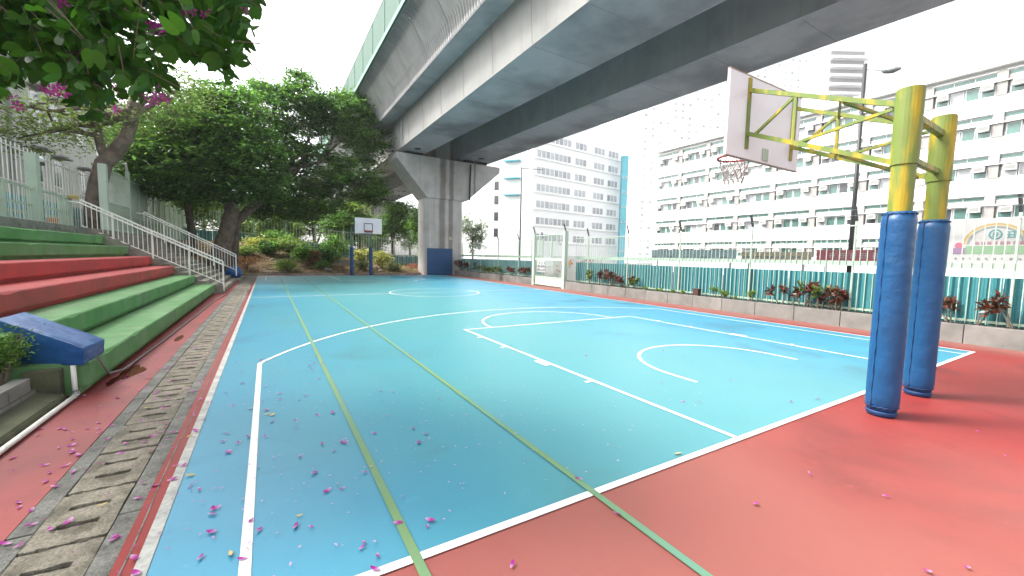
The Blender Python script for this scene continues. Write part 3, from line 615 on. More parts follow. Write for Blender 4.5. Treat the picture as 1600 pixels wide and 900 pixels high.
# banner and signboards behind the fence
bn = thing('printed_banner', 'large pale banner with rainbow and coloured lettering hung behind the bar fence', 'banner', (13.45, -.8, 1.5))
bx = 13.40
MB().box(bx, bx+.012, -2.6, 1.02, 1.62, 2.52).build('sheet', 'sign_white', bn)
c = MB(); n = 28
for (r0, r1, mat_) in ((.40, .43, 'ink_yellow'), (.37, .40, 'sign_cream'), (.335, .37, 'ink_grey')):
    m = MB(); cy, cz = .22, 2.0
    for k in range(n):
        a, b = pi*k/n, pi*(k+1)/n; m.poly([(bx-.004, cy+1.05*r0*cos(a), cz+r0*sin(a)), (bx-.004, cy+1.05*r1*cos(a), cz+r1*sin(a)), (bx-.004, cy+1.05*r1*cos(b), cz+r1*sin(b)), (bx-.004, cy+1.05*r0*cos(b), cz+r0*sin(b))])
    m.build('rainbow_band', mat_, bn, fix=False)
MB().box(bx-.006, bx-.003, -2.5, .62, 1.80, 1.97).build('meadow_print', 'ink_green', bn)
def glyph(parent, y, z, s, mat_, seed, x=bx-.008):
    r = random.Random(seed); m = MB()
    for k in range(3): zz = z+s*(.12+.32*k); m.box(x-.0003*k, x+.002, y-s*r.uniform(.3, .46), y+s*r.uniform(.3, .46), zz, zz+s*.09)
    for k in range(2): yy = y+s*(-.22+.42*k); m.box(x-.0012-.0003*k, x+.002, yy, yy+s*.09, z+s*r.uniform(0, .2), z+s*r.uniform(.75, .98))
    return m.build('lettering', mat_, parent)
m = MB(); 
for k in range(20):
    a, b = 2*pi*k/20, 2*pi*(k+1)/20; m.poly([(bx-.007, .22+.07*cos(a), 2.2+.08*sin(a)), (bx-.007, .22+.095*cos(a), 2.2+.105*sin(a)), (bx-.007, .22+.095*cos(b), 2.2+.105*sin(b)), (bx-.007, .22+.07*cos(b), 2.2+.08*sin(b))])
m.build('emblem_ring', 'ink_teal', bn, fix=False); glyph(bn, .22, 2.145, .11, 'ink_teal', 1)
for k, y in enumerate((0., -.2, -.4)): glyph(bn, y, 2.11, .17, 'ink_teal', 20+k)
for k in range(10): glyph(bn, .46-.085*k, 1.99, .075, 'ink_pink', 40+k)
for k in range(16): glyph(bn, .75-.11*k, 1.68, .05, 'ink_grey', 60+k)
for k in range(2): glyph(bn, -.42-.14*k, 1.67, .09, 'sign_red', 80+k)
sbd = thing('red_signboard', 'long faded red signboard with white lettering beyond the fence and lamp post', 'sign', (20, 4, 1.2))
MB().box(20, 20.08, 2.2, 6.1, 1.62, 2.07).build('board', 'sign_red', sbd)
for k in range(5): glyph(sbd, 5.55-.34*k, 1.72, .26, 'sign_white', 90+k, 19.99)
for k in range(6): glyph(sbd, 3.7-.27*k, 1.74, .22, 'sign_white', 99+k, 19.99)
for y in (2.4, 5.8): MB().box(20.1, 20.18, y-.04, y+.04, -.29, 1.9).build('post', 'galv', sbd)
for nm, lab, y0, y1, mt, z0, z1_ in (('cream_signboard', 'pale cream signboard beside the faded red signboard', 6.3, 9.2, 'sign_cream', 1.65, 2.0), ('cyan_signboard', 'pale cyan signboard beyond the fence, past the cream one', 9.5, 14.5, 'sign_cyan', 1.6, 2.1)):
    t = thing(nm, lab, 'sign', (20, y0, 1.2)); MB().box(20, 20.07, y0, y1, z0, z1_).build('board', mt, t)
    for k in range(5): y = y0+.4+(y1-y0-.8)*k/4; MB().box(19.985, 19.998, y, y+.35, z0+.08, z0+.16).build('lettering', 'ink_grey', t)
    for y in (y0+.3, y1-.3): MB().box(20.08, 20.16, y-.04, y+.04, -.29, z1_-.1).build('post', 'galv', t)

# street lamps beyond the fence
lp = thing('street_lamp', 'tall dark grey street lamp with a single side arm beyond the fence', 'street lamp', (25, 6.75, -.28))
MB().tube([(25, 6.72, -.29), (25, 6.74, 3), (25, 6.77, 10.95)], [.11, .10, .075], 12).build('pole', 'dark_metal', lp, smooth=True)
MB().tube([(25, 6.77, 10.75), (25, 6.35, 10.52), (25, 6.05, 10.42)], .03, 8).build('arm', 'galv', lp, smooth=True)
m = MB().tube([(25, 6.15, 10.45), (25, 6.0, 10.40), (25, 5.7, 10.31), (25, 5.45, 10.27)], [.07, .16, .16, .05], 12); m.build('lamp_head', 'galv', lp, smooth=True)
l2 = atD(812, 400, 50); l2t = thing('street_lamp', 'thin dark lamp pole in front of the white office block', 'street lamp', (l2.x, l2.y, -.28))
tp = atD(814, 264, 50); MB().tube([(l2.x, l2.y, -.29), (l2.x, l2.y, tp.z)], [.10, .07], 8).build('pole', 'dark_metal', l2t, smooth=True); MB().bar((l2.x, l2.y, tp.z-.1), (l2.x+2.2, l2.y-1.3, tp.z-.2), .06).build('arm', 'dark_metal', l2t)
kd = MB()
for k in range(16):
    a, b = 2*pi*k/16, 2*pi*(k+1)/16; kd.poly([(bx-.009, .72, 1.98), (bx-.009, .72+.065*cos(a), 1.98+.065*sin(a)), (bx-.009, .72+.065*cos(b), 1.98+.065*sin(b))])
kd.build('printed_figure_head', 'ink_pink', bn, fix=False); MB().box(bx-.010, bx-.006, .62, .82, 1.80, 1.93).build('printed_figure_body', 'ink_purple', bn)

# ------------------------------------------------------------------ basketball hoops
def ringpts(c, r, n=32, z=0.): return [(c[0]+r*cos(2*pi*k/n), c[1]+r*sin(2*pi*k/n), c[2]+z) for k in range(n+1)]
def net(t, c, z0, h=.35, r0=.215, r1=.12):
    m = MB(); n = 12
    for k in range(n):
        for s in (1, -1):
            pts = []
            for j in range(7):
                f = j/6; rr = r0+(r1-r0)*f**.7; a = 2*pi*(k+s*f*2.2)/n; pts.append((c[0]+rr*cos(a), c[1]+rr*sin(a), z0-.02-h*f))
            m.tube(pts, .006, 4, False)
    return m.build('net', 'net_white', t, fix=False)
def pad(t, x, y, r, z0, z1_, seam, mat='pad_blue'):
    m = MB(); n = 28; rows = 22; rr_ = random.Random(int(x*100))
    for j in range(rows+1):
        f = j/rows; z = z0+(z1_-z0)*f
        e = 1-.16*max(0, 1-f/.045)**2-.10*max(0, (f-.965)/.035)**2
        for k in range(n):
            a = 2*pi*k/n; w = 1+.010*sin(5*a+f*9)+.008*sin(11*f+3*a)+rr_.uniform(-.006, .006); m.v.append((x+r*e*w*cos(a), y+r*e*w*sin(a), z))
    for j in range(rows):
        for k in range(n): a = j*n+k; b = j*n+(k+1) % n; m.f.append((a, b, b+n, a+n))
    m.f.append(tuple(range(n))[::-1]); m.f.append(tuple(rows*n+k for k in range(n)))
    o = m.build('post_pad', mat, t, smooth=True)
    d = Vector((cos(seam), sin(seam), 0)); q = Vector((-d.y, d.x, 0)); c0 = Vector((x, y, 0))+d*(r-.012)
    s = MB(); K = 40
    for k in range(K+1):
        z = z0+.03+(z1_-z0-.06)*k/K; w = .018+.004*sin(k*1.7); 
        for e in (-.006, .006): s.v += [tuple(c0+q*e+Vector((0, 0, z))), tuple(c0+d*w+q*(e*.6+.002*sin(k*1.1))+Vector((0, 0, z)))]
    for k in range(K):
        i = 4*k; s.f += [(i, i+1, i+5, i+4), (i+2, i+6, i+7, i+3), (i+1, i+3, i+7, i+5)]
    s.build('seam_flap', 'pad_dark', o)
    MB().tube([(x, y, .002), (x, y, .02), (x, y, .045), (x, y, .058)], [r*.80, r*.88, r*.93, r*.90], 28).build('hem_band', 'pad_dark', o, smooth=True)
    for zz, rr in ((z0+.052, r*.955), (z1_-.02, r*.95)):
        b = MB()
        b.tube([(x+(rr+.004*sin(9*a_))*cos(a_), y+(rr+.004*sin(9*a_))*sin(a_), zz+.006*sin(17*a_)) for a_ in [2*pi*k/80 for k in range(81)]], .0055, 6, False); b.build('gathered_hem', 'pad_dark', o, smooth=True)
    return o
hp = thing('basketball_hoop', 'yellow truss basketball hoop on two blue padded posts, seen from behind', 'basketball hoop', (6.55, -.36, 0))
PA, PB = (5.96, -.38), (7.19, -.34)
for (x, y), zt, zs in ((PA, 3.23, 2.52), (PB, 3.21, 2.50)):
    MB().tube([(x, y, .005), (x, y, zs)], .094, 24).build('post', 'yellow_paint', hp, smooth=False)
    MB().tube([(x, y, zs-.004), (x, y, zt)], .107, 24).build('post_sleeve', 'yellow_paint', hp)
    MB().tube([(x, y, zt), (x, y, zt+.012)], .10, 24).build('post_cap', 'yellow_paint', hp)
    MB().tube([(x, y, zt+.012), (x, y, zt+.03)], .012, 8).build('cap_bolt', 'dark_metal', hp)
    pad(hp, x, y, .135, .05, 2.06, 2.75)
BY = 1.235; arms = {}
for tag_, (x, y), bxx in (('a', PA, 6.02), ('b', PB, 7.16)):
    U0, U1 = Vector((x, y+.09, 3.12)), Vector((bxx, BY, 3.77)); L0, L1 = Vector((x, y+.09, 2.56)), Vector((bxx, BY, 3.22)); arms[tag_] = (U0, U1, L0, L1)
    MB().bar(U0, U1, .045, .05).build('upper_arm', 'yellow_paint', hp); MB().bar(L0, L1, .045, .05).build('lower_arm', 'yellow_paint', hp)
    MB().bar(U0.lerp(U1, .62), L0.lerp(L1, .62), .035).build('strut', 'yellow_paint', hp)
    MB().bar(U0.lerp(U1, .62), L0.lerp(L1, .93), .03).build('diagonal', 'yellow_paint', hp); MB().bar(L0.lerp(L1, .60), U0.lerp(U1, .02)-Vector((0, 0, .05)), .03).build('diagonal', 'yellow_paint', hp)
    MB().box(bxx-.028, bxx+.028, BY-.022, BY-.001, 3.02, 3.92).build('mounting_bar', 'yellow_paint', hp)
a, b = arms['a'], arms['b']
for i, j in ((0, 1), (2, 3)):
    MB().bar(a[i].lerp(a[j], .3)-Vector((0, 0, .03)), b[i].lerp(b[j], .06)-Vector((0, 0, .03)), .032).build('cross_brace', 'yellow_paint', hp); MB().bar(b[i].lerp(b[j], .62)-Vector((0, 0, .03)), a[i].lerp(a[j], .32)-Vector((0, 0, .03)), .028).build('cross_brace', 'yellow_paint', hp)
MB().bar((PA[0], PA[1], 3.02), (PB[0], PB[1], 3.02), .06).build('cross_bar', 'yellow_paint', hp); MB().bar((PA[0], PA[1], 2.60), (PB[0], PB[1], 2.60), .05).build('cross_bar', 'yellow_paint', hp)
bb = MB().box(CM-.9, CM+.9, BY, BY+.035, 2.9, 3.95).build('backboard', 'board_white', hp, bevel=.004)
for x0, x1, z0, z1_ in ((CM-.905, CM+.905, 3.951, 3.962), (CM-.905, CM+.905, 2.888, 2.899)): MB().box(x0, x1, BY-.004, BY+.039, z0, z1_).build('edge_strip', 'wood_edge', bb)
MB().box(CM-.07, CM+.07, BY-.012, BY-.002, 2.93, 3.09).build('rim_plate', 'mint_paint', hp)
rim = MB().tube(ringpts((CM, BY+.035+.39, 3.05), .225), .017, 8, False).build('rim', 'rim_red', hp, smooth=True)
MB().prism([(CM-.11, BY+.036, 3.0), (CM+.11, BY+.036, 3.0), (CM+.11, BY+.20, 3.035), (CM-.11, BY+.20, 3.035)], (0, 0, .012)).build('rim_bracket', 'rim_red', rim)
MB().box(CM-.11, CM+.11, BY+.036, BY+.05, 2.98, 3.16).build('rim_bracket', 'rim_red', rim)
net(hp, (CM, BY+.425), 3.05)
# far hoop
hf = thing('basketball_hoop', 'far basketball hoop with blue padded posts and red rim before the garden', 'basketball hoop', (6.4, 28.75, 0))
fy = 28.72; xa, xb = 5.68, 6.98
for x in (xa, xb):
    MB().tube([(x, fy, .0), (x, fy, 3.35)], .075, 16).build('post', 'green_pole', hf, smooth=True); pad(hf, x, fy, .125, .05, 2.0, -1.6)
by = 27.1
for x in (xa, xb):
    for z0, z1_ in ((3.25, 3.7), (2.75, 3.1)): MB().bar((x, fy, z0), (x, by+.05, z1_), .05).build('arm', 'green_pole', hf)
    MB().bar((x, fy, 2.78), (x, by+.1, 3.68), .04).build('diagonal', 'green_pole', hf)
fb = MB().box(CM-.9, CM+.9, by, by+.04, 2.9, 3.95).build('backboard', 'board_white', hf)
m = MB()
for x0, x1, z0, z1_ in ((CM-.295, CM+.295, 3.55, 3.60), (CM-.295, CM-.245, 3.12, 3.55), (CM+.245, CM+.295, 3.12, 3.55)): m.box(x0, x1, by-.004, by-.001, z0, z1_)
m.build('target_square', 'black_paint', fb); m = MB()
for x0, x1, z0, z1_ in ((CM-.9, CM-.87, 2.9, 3.95),): m.box(x0-.012, x1, by-.006, by-.002, z0, z1_)
m.build('edge_strip', 'black_paint', fb)
r2 = MB().tube(ringpts((CM, by-.40, 3.05), .225), .014, 8, False).build('rim', 'rim_red', hf, smooth=True); MB().box(CM-.28, CM+.28, by-.03, by-.002, 2.98, 3.12).build('rim_bracket', 'rim_red', r2); MB().prism([(CM-.1, by-.03, 3.0), (CM+.1, by-.03, 3.0), (CM+.1, by-.19, 3.035), (CM-.1, by-.19, 3.035)], (0, 0, .014)).build('rim_bracket', 'rim_red', r2)
net(hf, (CM, by-.4), 3.05)

# ------------------------------------------------------------------ viaduct
vd = thing('viaduct', 'grey concrete railway viaduct on twin girders crossing over the court', 'viaduct', (12.5, 29.5, 0))
def lerp(a, b, f): return a+(b-a)*f
def sec(y):  # girder soffit edges at y
    f = min(max((y-2)/26, -1.), 1.15); return (8.98, lerp(12.55, 11.05, f), lerp(15.25, 13.65, f), lerp(17.85, 16.6, f))
ZS, ZD = 9.2, 11.25
def girder(ia, ib, y0, y1, n):
    m = MB()
    for k in range(n+1):
        y = lerp(y0, y1, k/n); s = sec(y); a, b = s[ia], s[ib]
        m.v += [(a-.12, y, ZD-.003), (a, y, ZS+.0), (a+.12, y, ZS-.03), (b-.12, y, ZS-.03), (b, y, ZS), (b+.12, y, ZD-.003)]
    for k in range(n):
        for j in range(5): i = 6*k+j; m.f.append((i, i+1, i+7, i+6))
    m.f += [tuple(range(6)), tuple(6*n+j for j in range(6))]; o = m.build('girder', 'viaduct_concrete', vd); o.data.materials.append(M['soffit_concrete'])
    for p in o.data.polygons:
        if p.normal.z < -.7: p.material_index = 1
    return o
for y0, y1, n in ((-16, 29.45, 14), (29.55, 57.5, 8), (57.6, 85, 6)):
    for ia, ib in ((0, 1), (2, 3)):
        gd = girder(ia, ib, y0, y1, n)
        for k in range(1, int((y1-y0)/3.0)):       # casting joints on the webs and soffit
            y = y0+3.0*k
            if not (-2 < y < 57): continue
            s = sec(y); MB().bar((s[ia]+.1, y, ZS-.032), (s[ib]-.1, y, ZS-.032), .022, .006).build('casting_joint', 'wall_grey', gd)
            MB().bar((s[ia]-.002, y, ZS+.02), (s[ia]-.122, y, ZD-.03), .022, .006, (0, 1, 0)).build('casting_joint', 'wall_grey', gd)
        for yh in (y1-2.0, y0+2.0):
            if 0 < yh < 50:
                s = sec(yh); xx = (s[ia]+s[ib])/2; MB().tube([(xx, yh, ZS-.028), (xx, yh, ZS-.045)], .24, 16).build('drain_hole', 'black_paint', gd)
m = MB(); ys = [-16, 2, 28, 57, 85]
for y in ys: s = sec(y); m.v += [(7.82, y, ZD), (s[3]+1.3, y, ZD), (s[3]+1.3, y, ZD+.28), (7.82, y, ZD+.28)]
for k in range(4):
    for j in range(4): i = 4*k; m.f.append((i+j, i+(j+1) % 4, i+4+(j+1) % 4, i+4+j))
m.f += [(0, 1, 2, 3), (16, 17, 18, 19)]; m.build('deck_slab', 'soffit_concrete', vd)
# flared, ribbed parapet panels
prof = [(7.84, 11.18), (7.80, 11.5), (7.70, 11.95), (7.52, 12.4), (7.27, 12.8), (6.98, 13.12), (6.68, 13.32), (6.52, 13.40)]
def parapet_panel(ln=2.96):
    n = 48; m = MB()
    for i in range(n+1):
        y = ln*i/n; d = .038 if i % 4 in (1, 2) else -.038
        for j, (x, z) in enumerate(prof): e = d if 0 < j < len(prof)-1 else 0; m.v.append((x-e, y, z-e*.7))
    q = len(prof); m.f = [(i*q+j, (i+1)*q+j, (i+1)*q+j+1, i*q+j+1) for i in range(n) for j in range(q-1)]
    b = len(m.v); m.v += [(7.95, 0, 11.54), (7.95, ln, 11.54), (6.7, 0, 13.52), (6.7, ln, 13.52)]; m.f += [(b, b+1, b+3, b+2)]
    return bmesh_data(m, 'parapet_panel', 'parapet_concrete')
pmsh = parapet_panel(); cap = bmesh_data(MB().box(6.44, 6.72, 0, 2.96, 13.40, 13.53), 'coping', 'viaduct_concrete'); gp_ = bmesh_data(MB().box(6.39, 6.415, .05, 2.91, 13.63, 15.6), 'noise_panel', 'barrier_glass')
gpost = bmesh_data(MB().box(6.37, 6.435, -.018, .012, 13.63, 15.604), 'barrier_post', 'green_pole')
for k in range(33):
    y = -14+3*k; inst(pmsh, 'parapet_panel', (0, y, 0), vd); inst(cap, 'coping', (0, y, 0), vd); inst(gp_, 'noise_panel', (0, y, 0), vd); inst(gpost, 'barrier_post', (0, y, 0), vd)
MB().box(6.33, 6.438, -14, 85, 13.36, 13.628).build('barrier_rail', 'green_pole', vd); MB().box(6.37, 6.43, -14, 85, 15.605, 15.66).build('barrier_rail', 'galv', vd)
MB().box(17.9, 18.15, -14, 85, ZD+.281, 13.4).build('far_parapet', 'viaduct_concrete', vd)
def pier(y, zc=0):
    o = MB().prism([(11.25, y, -.3), (13.85, y, -.3), (14.1, y+.3, -.3), (14.1, y+1.9, -.3), (13.85, y+2.2, -.3), (11.25, y+2.2, -.3), (11.0, y+1.9, -.3), (11.0, y+.3, -.3)], (0, 0, 6.18)).build('pier_column', 'pier_concrete', vd)
    c = MB().prism([(11.05, y-.12, 5.881), (14.35, y-.12, 5.881), (17.3, y-.12, 8.45), (17.3, y-.12, 8.9), (8.75, y-.12, 8.98), (8.75, y-.12, 8.55)], (0, 2.44, 0)).build('pier_cap', 'pier_concrete', vd, bevel=.06)
    for x in (9.8, 10.5, 14.6, 15.9): MB().box(x-.3, x+.3, y+.1, y+.75, 8.981, ZS-.035).build('bearing', 'dark_metal', vd); MB().box(x-.3, x+.3, y+1.4, y+2.0, 8.981, ZS-.035).build('bearing', 'dark_metal', vd)
    MB().box(12.0, 13.2, y+.6, y+1.6, 8.97, ZD-.01).build('shear_key', 'viaduct_concrete', vd)
pier(28.42); pier(56.4)
MB().tube([(14.55, 28.28, 5.95), (14.62, 28.25, 8.8)], .07, 8).build('drain_pipe', 'dark_metal', vd)
MB().tube([(8.9, 27.2, 11.1), (8.82, 27.2, 10.9), (8.84, 27.4, 9.4)], .05, 8).build('drain_pipe', 'galv', vd)
MB().box(12.9, 13.15, 28.395, 28.415, 2.75, 3.0).build('notice_plate', 'sign_cream', vd)
pp2 = thing('wall_pad', 'square blue crash pad fixed to the foot of the concrete pier', 'pad', (12.2, 28.35, 0))
MB().box(11.12, 13.12, 28.24, 28.40, .02, 2.05).build('cushion', 'pad_blue', pp2, bevel=.04); MB().box(11.10, 13.14, 28.401, 28.416, .01, 2.07).build('backing', 'pad_dark', pp2)

# ------------------------------------------------------------------ buildings
# long white school block on the right: facade in the plane x=BXR, seen along y
BXR = 54.0; FH = 3.45; NB = 14; BW = 4.45; Y0B = -19.2
sc = thing('school_block', 'long white school block with green windows and air conditioners on every storey', 'building', (BXR+6, 12, -.3))
Y1B = Y0B+NB*BW
MB().box(BXR+.35, BXR+14, Y0B, Y1B, -.3, 18.35).build('core', 'wall_white', sc)
win = bmesh_data(MB().box(-.05, .03, 0, .86, 0, 1.05), 'window', 'frame_white'); pane = bmesh_data(MB().box(-.058, -.052, .06, .80, .06, .99), 'pane', 'glass_green')
clw = bmesh_data(MB().box(-.05, .03, 0, 1.32, 0, .42), 'clerestory', 'frame_white'); clp = bmesh_data(MB().box(-.058, -.052, .05, 1.27, .06, .37), 'pane', 'glass_green')
sun_ = bmesh_data(MB().bar((-.10, 0, .47), (-.10, 1.36, .47), .3, .05), 'sunshade', 'frame_white')
acm = bmesh_data(MB().box(-.55, -.06, 0, .72, 0, .46), 'air_conditioner', 'ac_white', bevel=.02); acg = bmesh_data(MB().box(-.558, -.552, .08, .64, .07, .39), 'grille', 'ac_grille')
pane2 = pane.copy(); pane2.materials[0] = M['glass_dark']; pane3 = pane.copy(); pane3.materials[0] = M['glass_pale']
pil = bmesh_data(MB().box(-.16, .34, -.3, .3, 0, 1.95), 'pilaster', 'wall_grey')
for fl in range(5):
    zc = 2.75+FH*fl; zb = zc-.55     # window sill height
    MB().box(BXR-.02, BXR+.34, Y0B, Y1B, zb-1.5 if fl else -.3, zb-.03).build('spandrel', 'wall_white', sc)
    MB().box(BXR-.10, BXR-.022, Y0B, Y1B, zb-.10, zb-.031).build('sill', 'frame_white', sc)
    MB().box(BXR-.06, BXR+.34, Y0B, Y1B, zb+1.08, zb+1.50).build('beam', 'wall_grey', sc)
    MB().box(BXR-.30, BXR-.062, Y0B, Y1B, zb+1.08, zb+1.13).build('drip_ledge', 'frame_white', sc)
    for b in range(NB):
        yb = Y0B+b*BW
        if yb+BW < 3.0: continue
        inst(pil, 'pilaster', (BXR, yb, zb-.029), sc)
        vis = True
        for w in range(4):
            o = inst(win, 'window', (BXR+.1, yb+.36+.93*w, zb), sc); inst(random.choice((pane, pane, pane2, pane3)), 'pane', (0, 0, 0), o)
        for w in range(3): 
            o = inst(clw, 'clerestory', (BXR+.1, yb+.32+1.28*w, zb+1.505), sc); inst(clp, 'pane', (0, 0, 0), o); inst(sun_, 'sunshade', (0, 0, 0), o)
        for q, dz in ((.45, .56), (3.12, .50)):
            if random.random() < .93:
                o = inst(acm, 'air_conditioner', (BXR+.1, yb+q, zb+dz), sc); inst(acg, 'grille', (0, 0, 0), o)
MB().box(BXR-.5, BXR+14.2, Y0B, Y1B, 18.36, 18.9).build('roof_parapet', 'wall_white', sc)

# white office block in the middle distance: two facades
def facade_block(name, label, A, B, depth, ztop, wallmat):
    """A->B is the plan line of the front facade, the block lies behind it"""
    A = Vector((A[0], A[1], 0)); B = Vector((B[0], B[1], 0)); ux = (B-A).normalized(); nb = Vector((-ux.y, ux.x, 0))
    if nb.dot(A-Vector((CAM[0], CAM[1], 0))) < 0: nb = -nb
    t = thing(name, label, 'building', (A.x, A.y, -.3))
    MB().prism([A+Vector((0, 0, -.3)), B+Vector((0, 0, -.3)), B+nb*depth+Vector((0, 0, -.3)), A+nb*depth+Vector((0, 0, -.3))], (0, 0, ztop+.3)).build('wall', wallmat, t)
    rz = math.atan2(ux.y, ux.x)
    return t, A, ux, nb, rz
A = atD(829, 400, 80); B = atD(966, 400, 96)
of, A, ux, nb, rz = facade_block('office_block', 'white office block with strip windows beyond the court gate', A, B, 26, 30.5, 'wall_white')
LN = (Vector((B.x, B.y, 0))-A).length
wme = bmesh_data(MB().box(0, 1.12, -.06, .05, 0, 1.5), 'window', 'frame_white'); wpa = bmesh_data(MB().box(.10, 1.02, -.066, -.061, .10, 1.4), 'pane', 'glass_pale')
for fl in range(7):
    z = 8.0+3.25*(fl-1)
    q = 1.0; k = 0
    while q < LN-1.5:
        if k % 9 != 8 and not (k % 18 in (12, 13)):
            o = inst(wme, 'window', A+ux*q+Vector((0, 0, z)), of, rz); inst(wpa, 'pane', (0, 0, 0), o)
        q += 1.16; k += 1
    p0 = A+ux*.5-nb*.12+Vector((0, 0, z-.3)); MB().bar(p0, A+ux*(LN-.5)-nb*.12+Vector((0, 0, z-.3)), .24, .1).build('ledge', 'wall_white', of)
for k in range(2): p = A+ux*(5+9*k)+nb*3+Vector((0, 0, 30.5)); MB().box(p.x-2.5, p.x+2.5, p.y-2, p.y+2, 30.5, 32.5).build('roof_housing', 'wall_grey', of)
# side wing: plain gable with slot windows and teal fins
A2 = atD(757, 400, 84); B2 = atD(828.4, 400, 80.5)
wg, A2, ux2, nb2, rz2 = facade_block('gable_block', 'white gable block with small slot windows and teal fins beside the pier', A2, B2, 18, 22.5, 'wall_white')
slot = bmesh_data(MB().box(0, .9, -.05, .05, 0, 1.7), 'window', 'glass_dark'); fin = bmesh_data(MB().box(0, 3.4, -.9, 0, 0, .22), 'fin', 'teal_tile')
for v in (298, 320, 345, 370): p = atD(772, v, 83); inst(slot, 'window', Vector((0, 0, p.z))+A2+ux2*2.0, wg, rz2)
for v in (256, 282, 307): p = atD(786, v, 82.5); inst(fin, 'fin', Vector((0, 0, p.z))+A2+ux2*4.2, wg, rz2)
# slim teal stair tower
T0 = atD(967, 400, 92); T1 = atD(976.5, 400, 92)
tt, A3, ux3, nb3, rz3 = facade_block('teal_tower', 'slim teal tiled stair tower beside the white office block', T0, T1, 1.6, atD(975, 246, 92).z, 'teal_tile')
tw = bmesh_data(MB().box(.2, 1.1, -.12, .02, 0, .3), 'window', 'frame_white'); tw2 = bmesh_data(MB().box(.3, 1.0, -.13, -.121, .08, .24), 'pane', 'glass_dark')
for k in range(6): o = inst(tw, 'window', A3+Vector((0, 0, 3.2+3.25*k)), tt, rz3); inst(tw2, 'pane', (0, 0, 0), o)
# far tower blocks
def tower(name, label, u0, u1, dep0, dep1, ztop, dp=16):
    a = atD(u0, 400, dep0); b = atD(u1, 400, dep1); a.z = b.z = 0; ux = (b-a).normalized(); nb = Vector((-ux.y, ux.x, 0)); L_ = (b-a).length
    if nb.dot(a-Vector((CAM[0], CAM[1], 0))) < 0: nb = -nb
    t = tag(bpy.data.objects.new(name, None), label, 'building'); COL.objects.link(t); t.location = (a.x, a.y, -.3); t.rotation_euler = (0, 0, math.atan2(ux.y, ux.x))
    def part(nm, x0, x1, y0, y1, z0, z1_, mt):
        me = bmesh_data(MB().box(x0, x1, y0, y1, z0, z1_), nm, mt); o = bpy.data.objects.new(nm, me); COL.objects.link(o); o.parent = t; return o
    return t, L_, part
t, L_, part = tower('residential_tower', 'tall pale residential tower far behind the school block', 996, 1268, 190, 205, 1)
part('wall', 0, L_*.46, 0, 16, 0, 96, 'tower_facade'); part('wall', L_*.50, L_, -2, 16, 0, 104, 'tower_facade')
part('stair_core', L_*.461, L_*.499, 2, 14, 0, 100, 'tower_white')
t, L_, part = tower('balcony_tower', 'far tower with stacked grey balconies above the street lamp', 1270, 1332, 150, 150, 1)
part('wall', 0, L_, 0, 14, 0, 78, 'tower_white')
for k in range(23): part('balcony', .8, L_*.93, -1.1, -.01, 6+3.1*k, 6.9+3.1*k, 'tower_white'); part('window', 1.0, L_*.88, -.06, -.011, 7.0+3.1*k, 8.7+3.1*k, 'wall_grey')
t, L_, part = tower('corner_tower', 'far pale tower rising behind the end of the school block', 1570, 1680, 150, 130, 1)
part('wall', 0, L_, 0, 14, 0, 98, 'tower_white')
for k in range(28): part('balcony', .3, 8, -1.1, -.01, 6+3.2*k, 6.8+3.2*k, 'tower_white'); part('window', .4, 7, -.06, -.011, 6.9+3.2*k, 8.3+3.2*k, 'wall_grey')
# old grey building on the left, behind the trees
ob1 = thing('old_building', 'weathered pale grey building behind the terrace with small windows', 'building', (-13, 30, 2.1))
XL = -10.5
MB().box(-24, XL, 22.5, 47, 2.1, 12.0).build('wall', 'old_wall', ob1)
wl = bmesh_data(MB().box(-.1, .04, 0, 1.1, 0, 1.7), 'window', 'frame_white'); wlp = bmesh_data(MB().box(.041, .046, .08, 1.02, .08, 1.62), 'pane', 'glass_dark'); hood = bmesh_data(MB().box(0, .6, -.15, 1.25, 1.8, 1.9), 'hood', 'old_wall_dark')
for z in (5.2, 8.6):
    for y in (27, 31.5, 34, 38, 41.5, 44): o = inst(wl, 'window', (XL, y, z), ob1); inst(wlp, 'pane', (0, 0, 0), o); inst(hood, 'hood', (0, 0, 0), o)
MB().box(XL+.002, XL+.12, 29.2, 29.35, 2.2, 12).build('down_pipe', 'old_wall_dark', ob1)
MB().box(-24.3, XL+.35, 22.2, 47.2, 12.01, 12.5).build('roof_slab', 'old_wall_dark', ob1)
ob2 = thing('old_annex', 'darker grey annex with purple blinds at the end of the old building', 'building', (-12, 18, 2.1))
MB().box(-24, -10.0, 10, 21.9, 2.1, 16).build('wall', 'old_wall_dark', ob2)
wb = bmesh_data(MB().box(-.1, .04, 0, 2.6, 0, 1.3), 'window', 'frame_white'); wbp = bmesh_data(MB().box(.041, .046, .1, 2.5, .1, 1.2), 'blind', 'purple_blind')
for z in (4.9, 8.3, 11.7):
    for y in (13.2, 17.4): o = inst(wb, 'window', (-10.0, y+.9, z), ob2); inst(wbp, 'blind', (0, 0, 0), o)
ob3 = thing('tall_block', 'pale tall block rising behind the old grey building', 'building', (-22, 52, 2.1))
MB().box(-30, -12.5, 50, 66, 2.1, 17).build('wall', 'old_wall', ob3)
for z in (6, 9.3, 12.6):
    for y in range(5): o = inst(wl, 'window', (-12.5, 51.5+3*y, z), ob3); inst(wlp, 'pane', (0, 0, 0), o)
for z in (6, 9.3, 12.6):
    for k in range(4): MB().box(-28+3.7*k, -26.6+3.7*k, 49.93, 49.998, z, z+1.6).build('window', 'glass_dark', ob3)

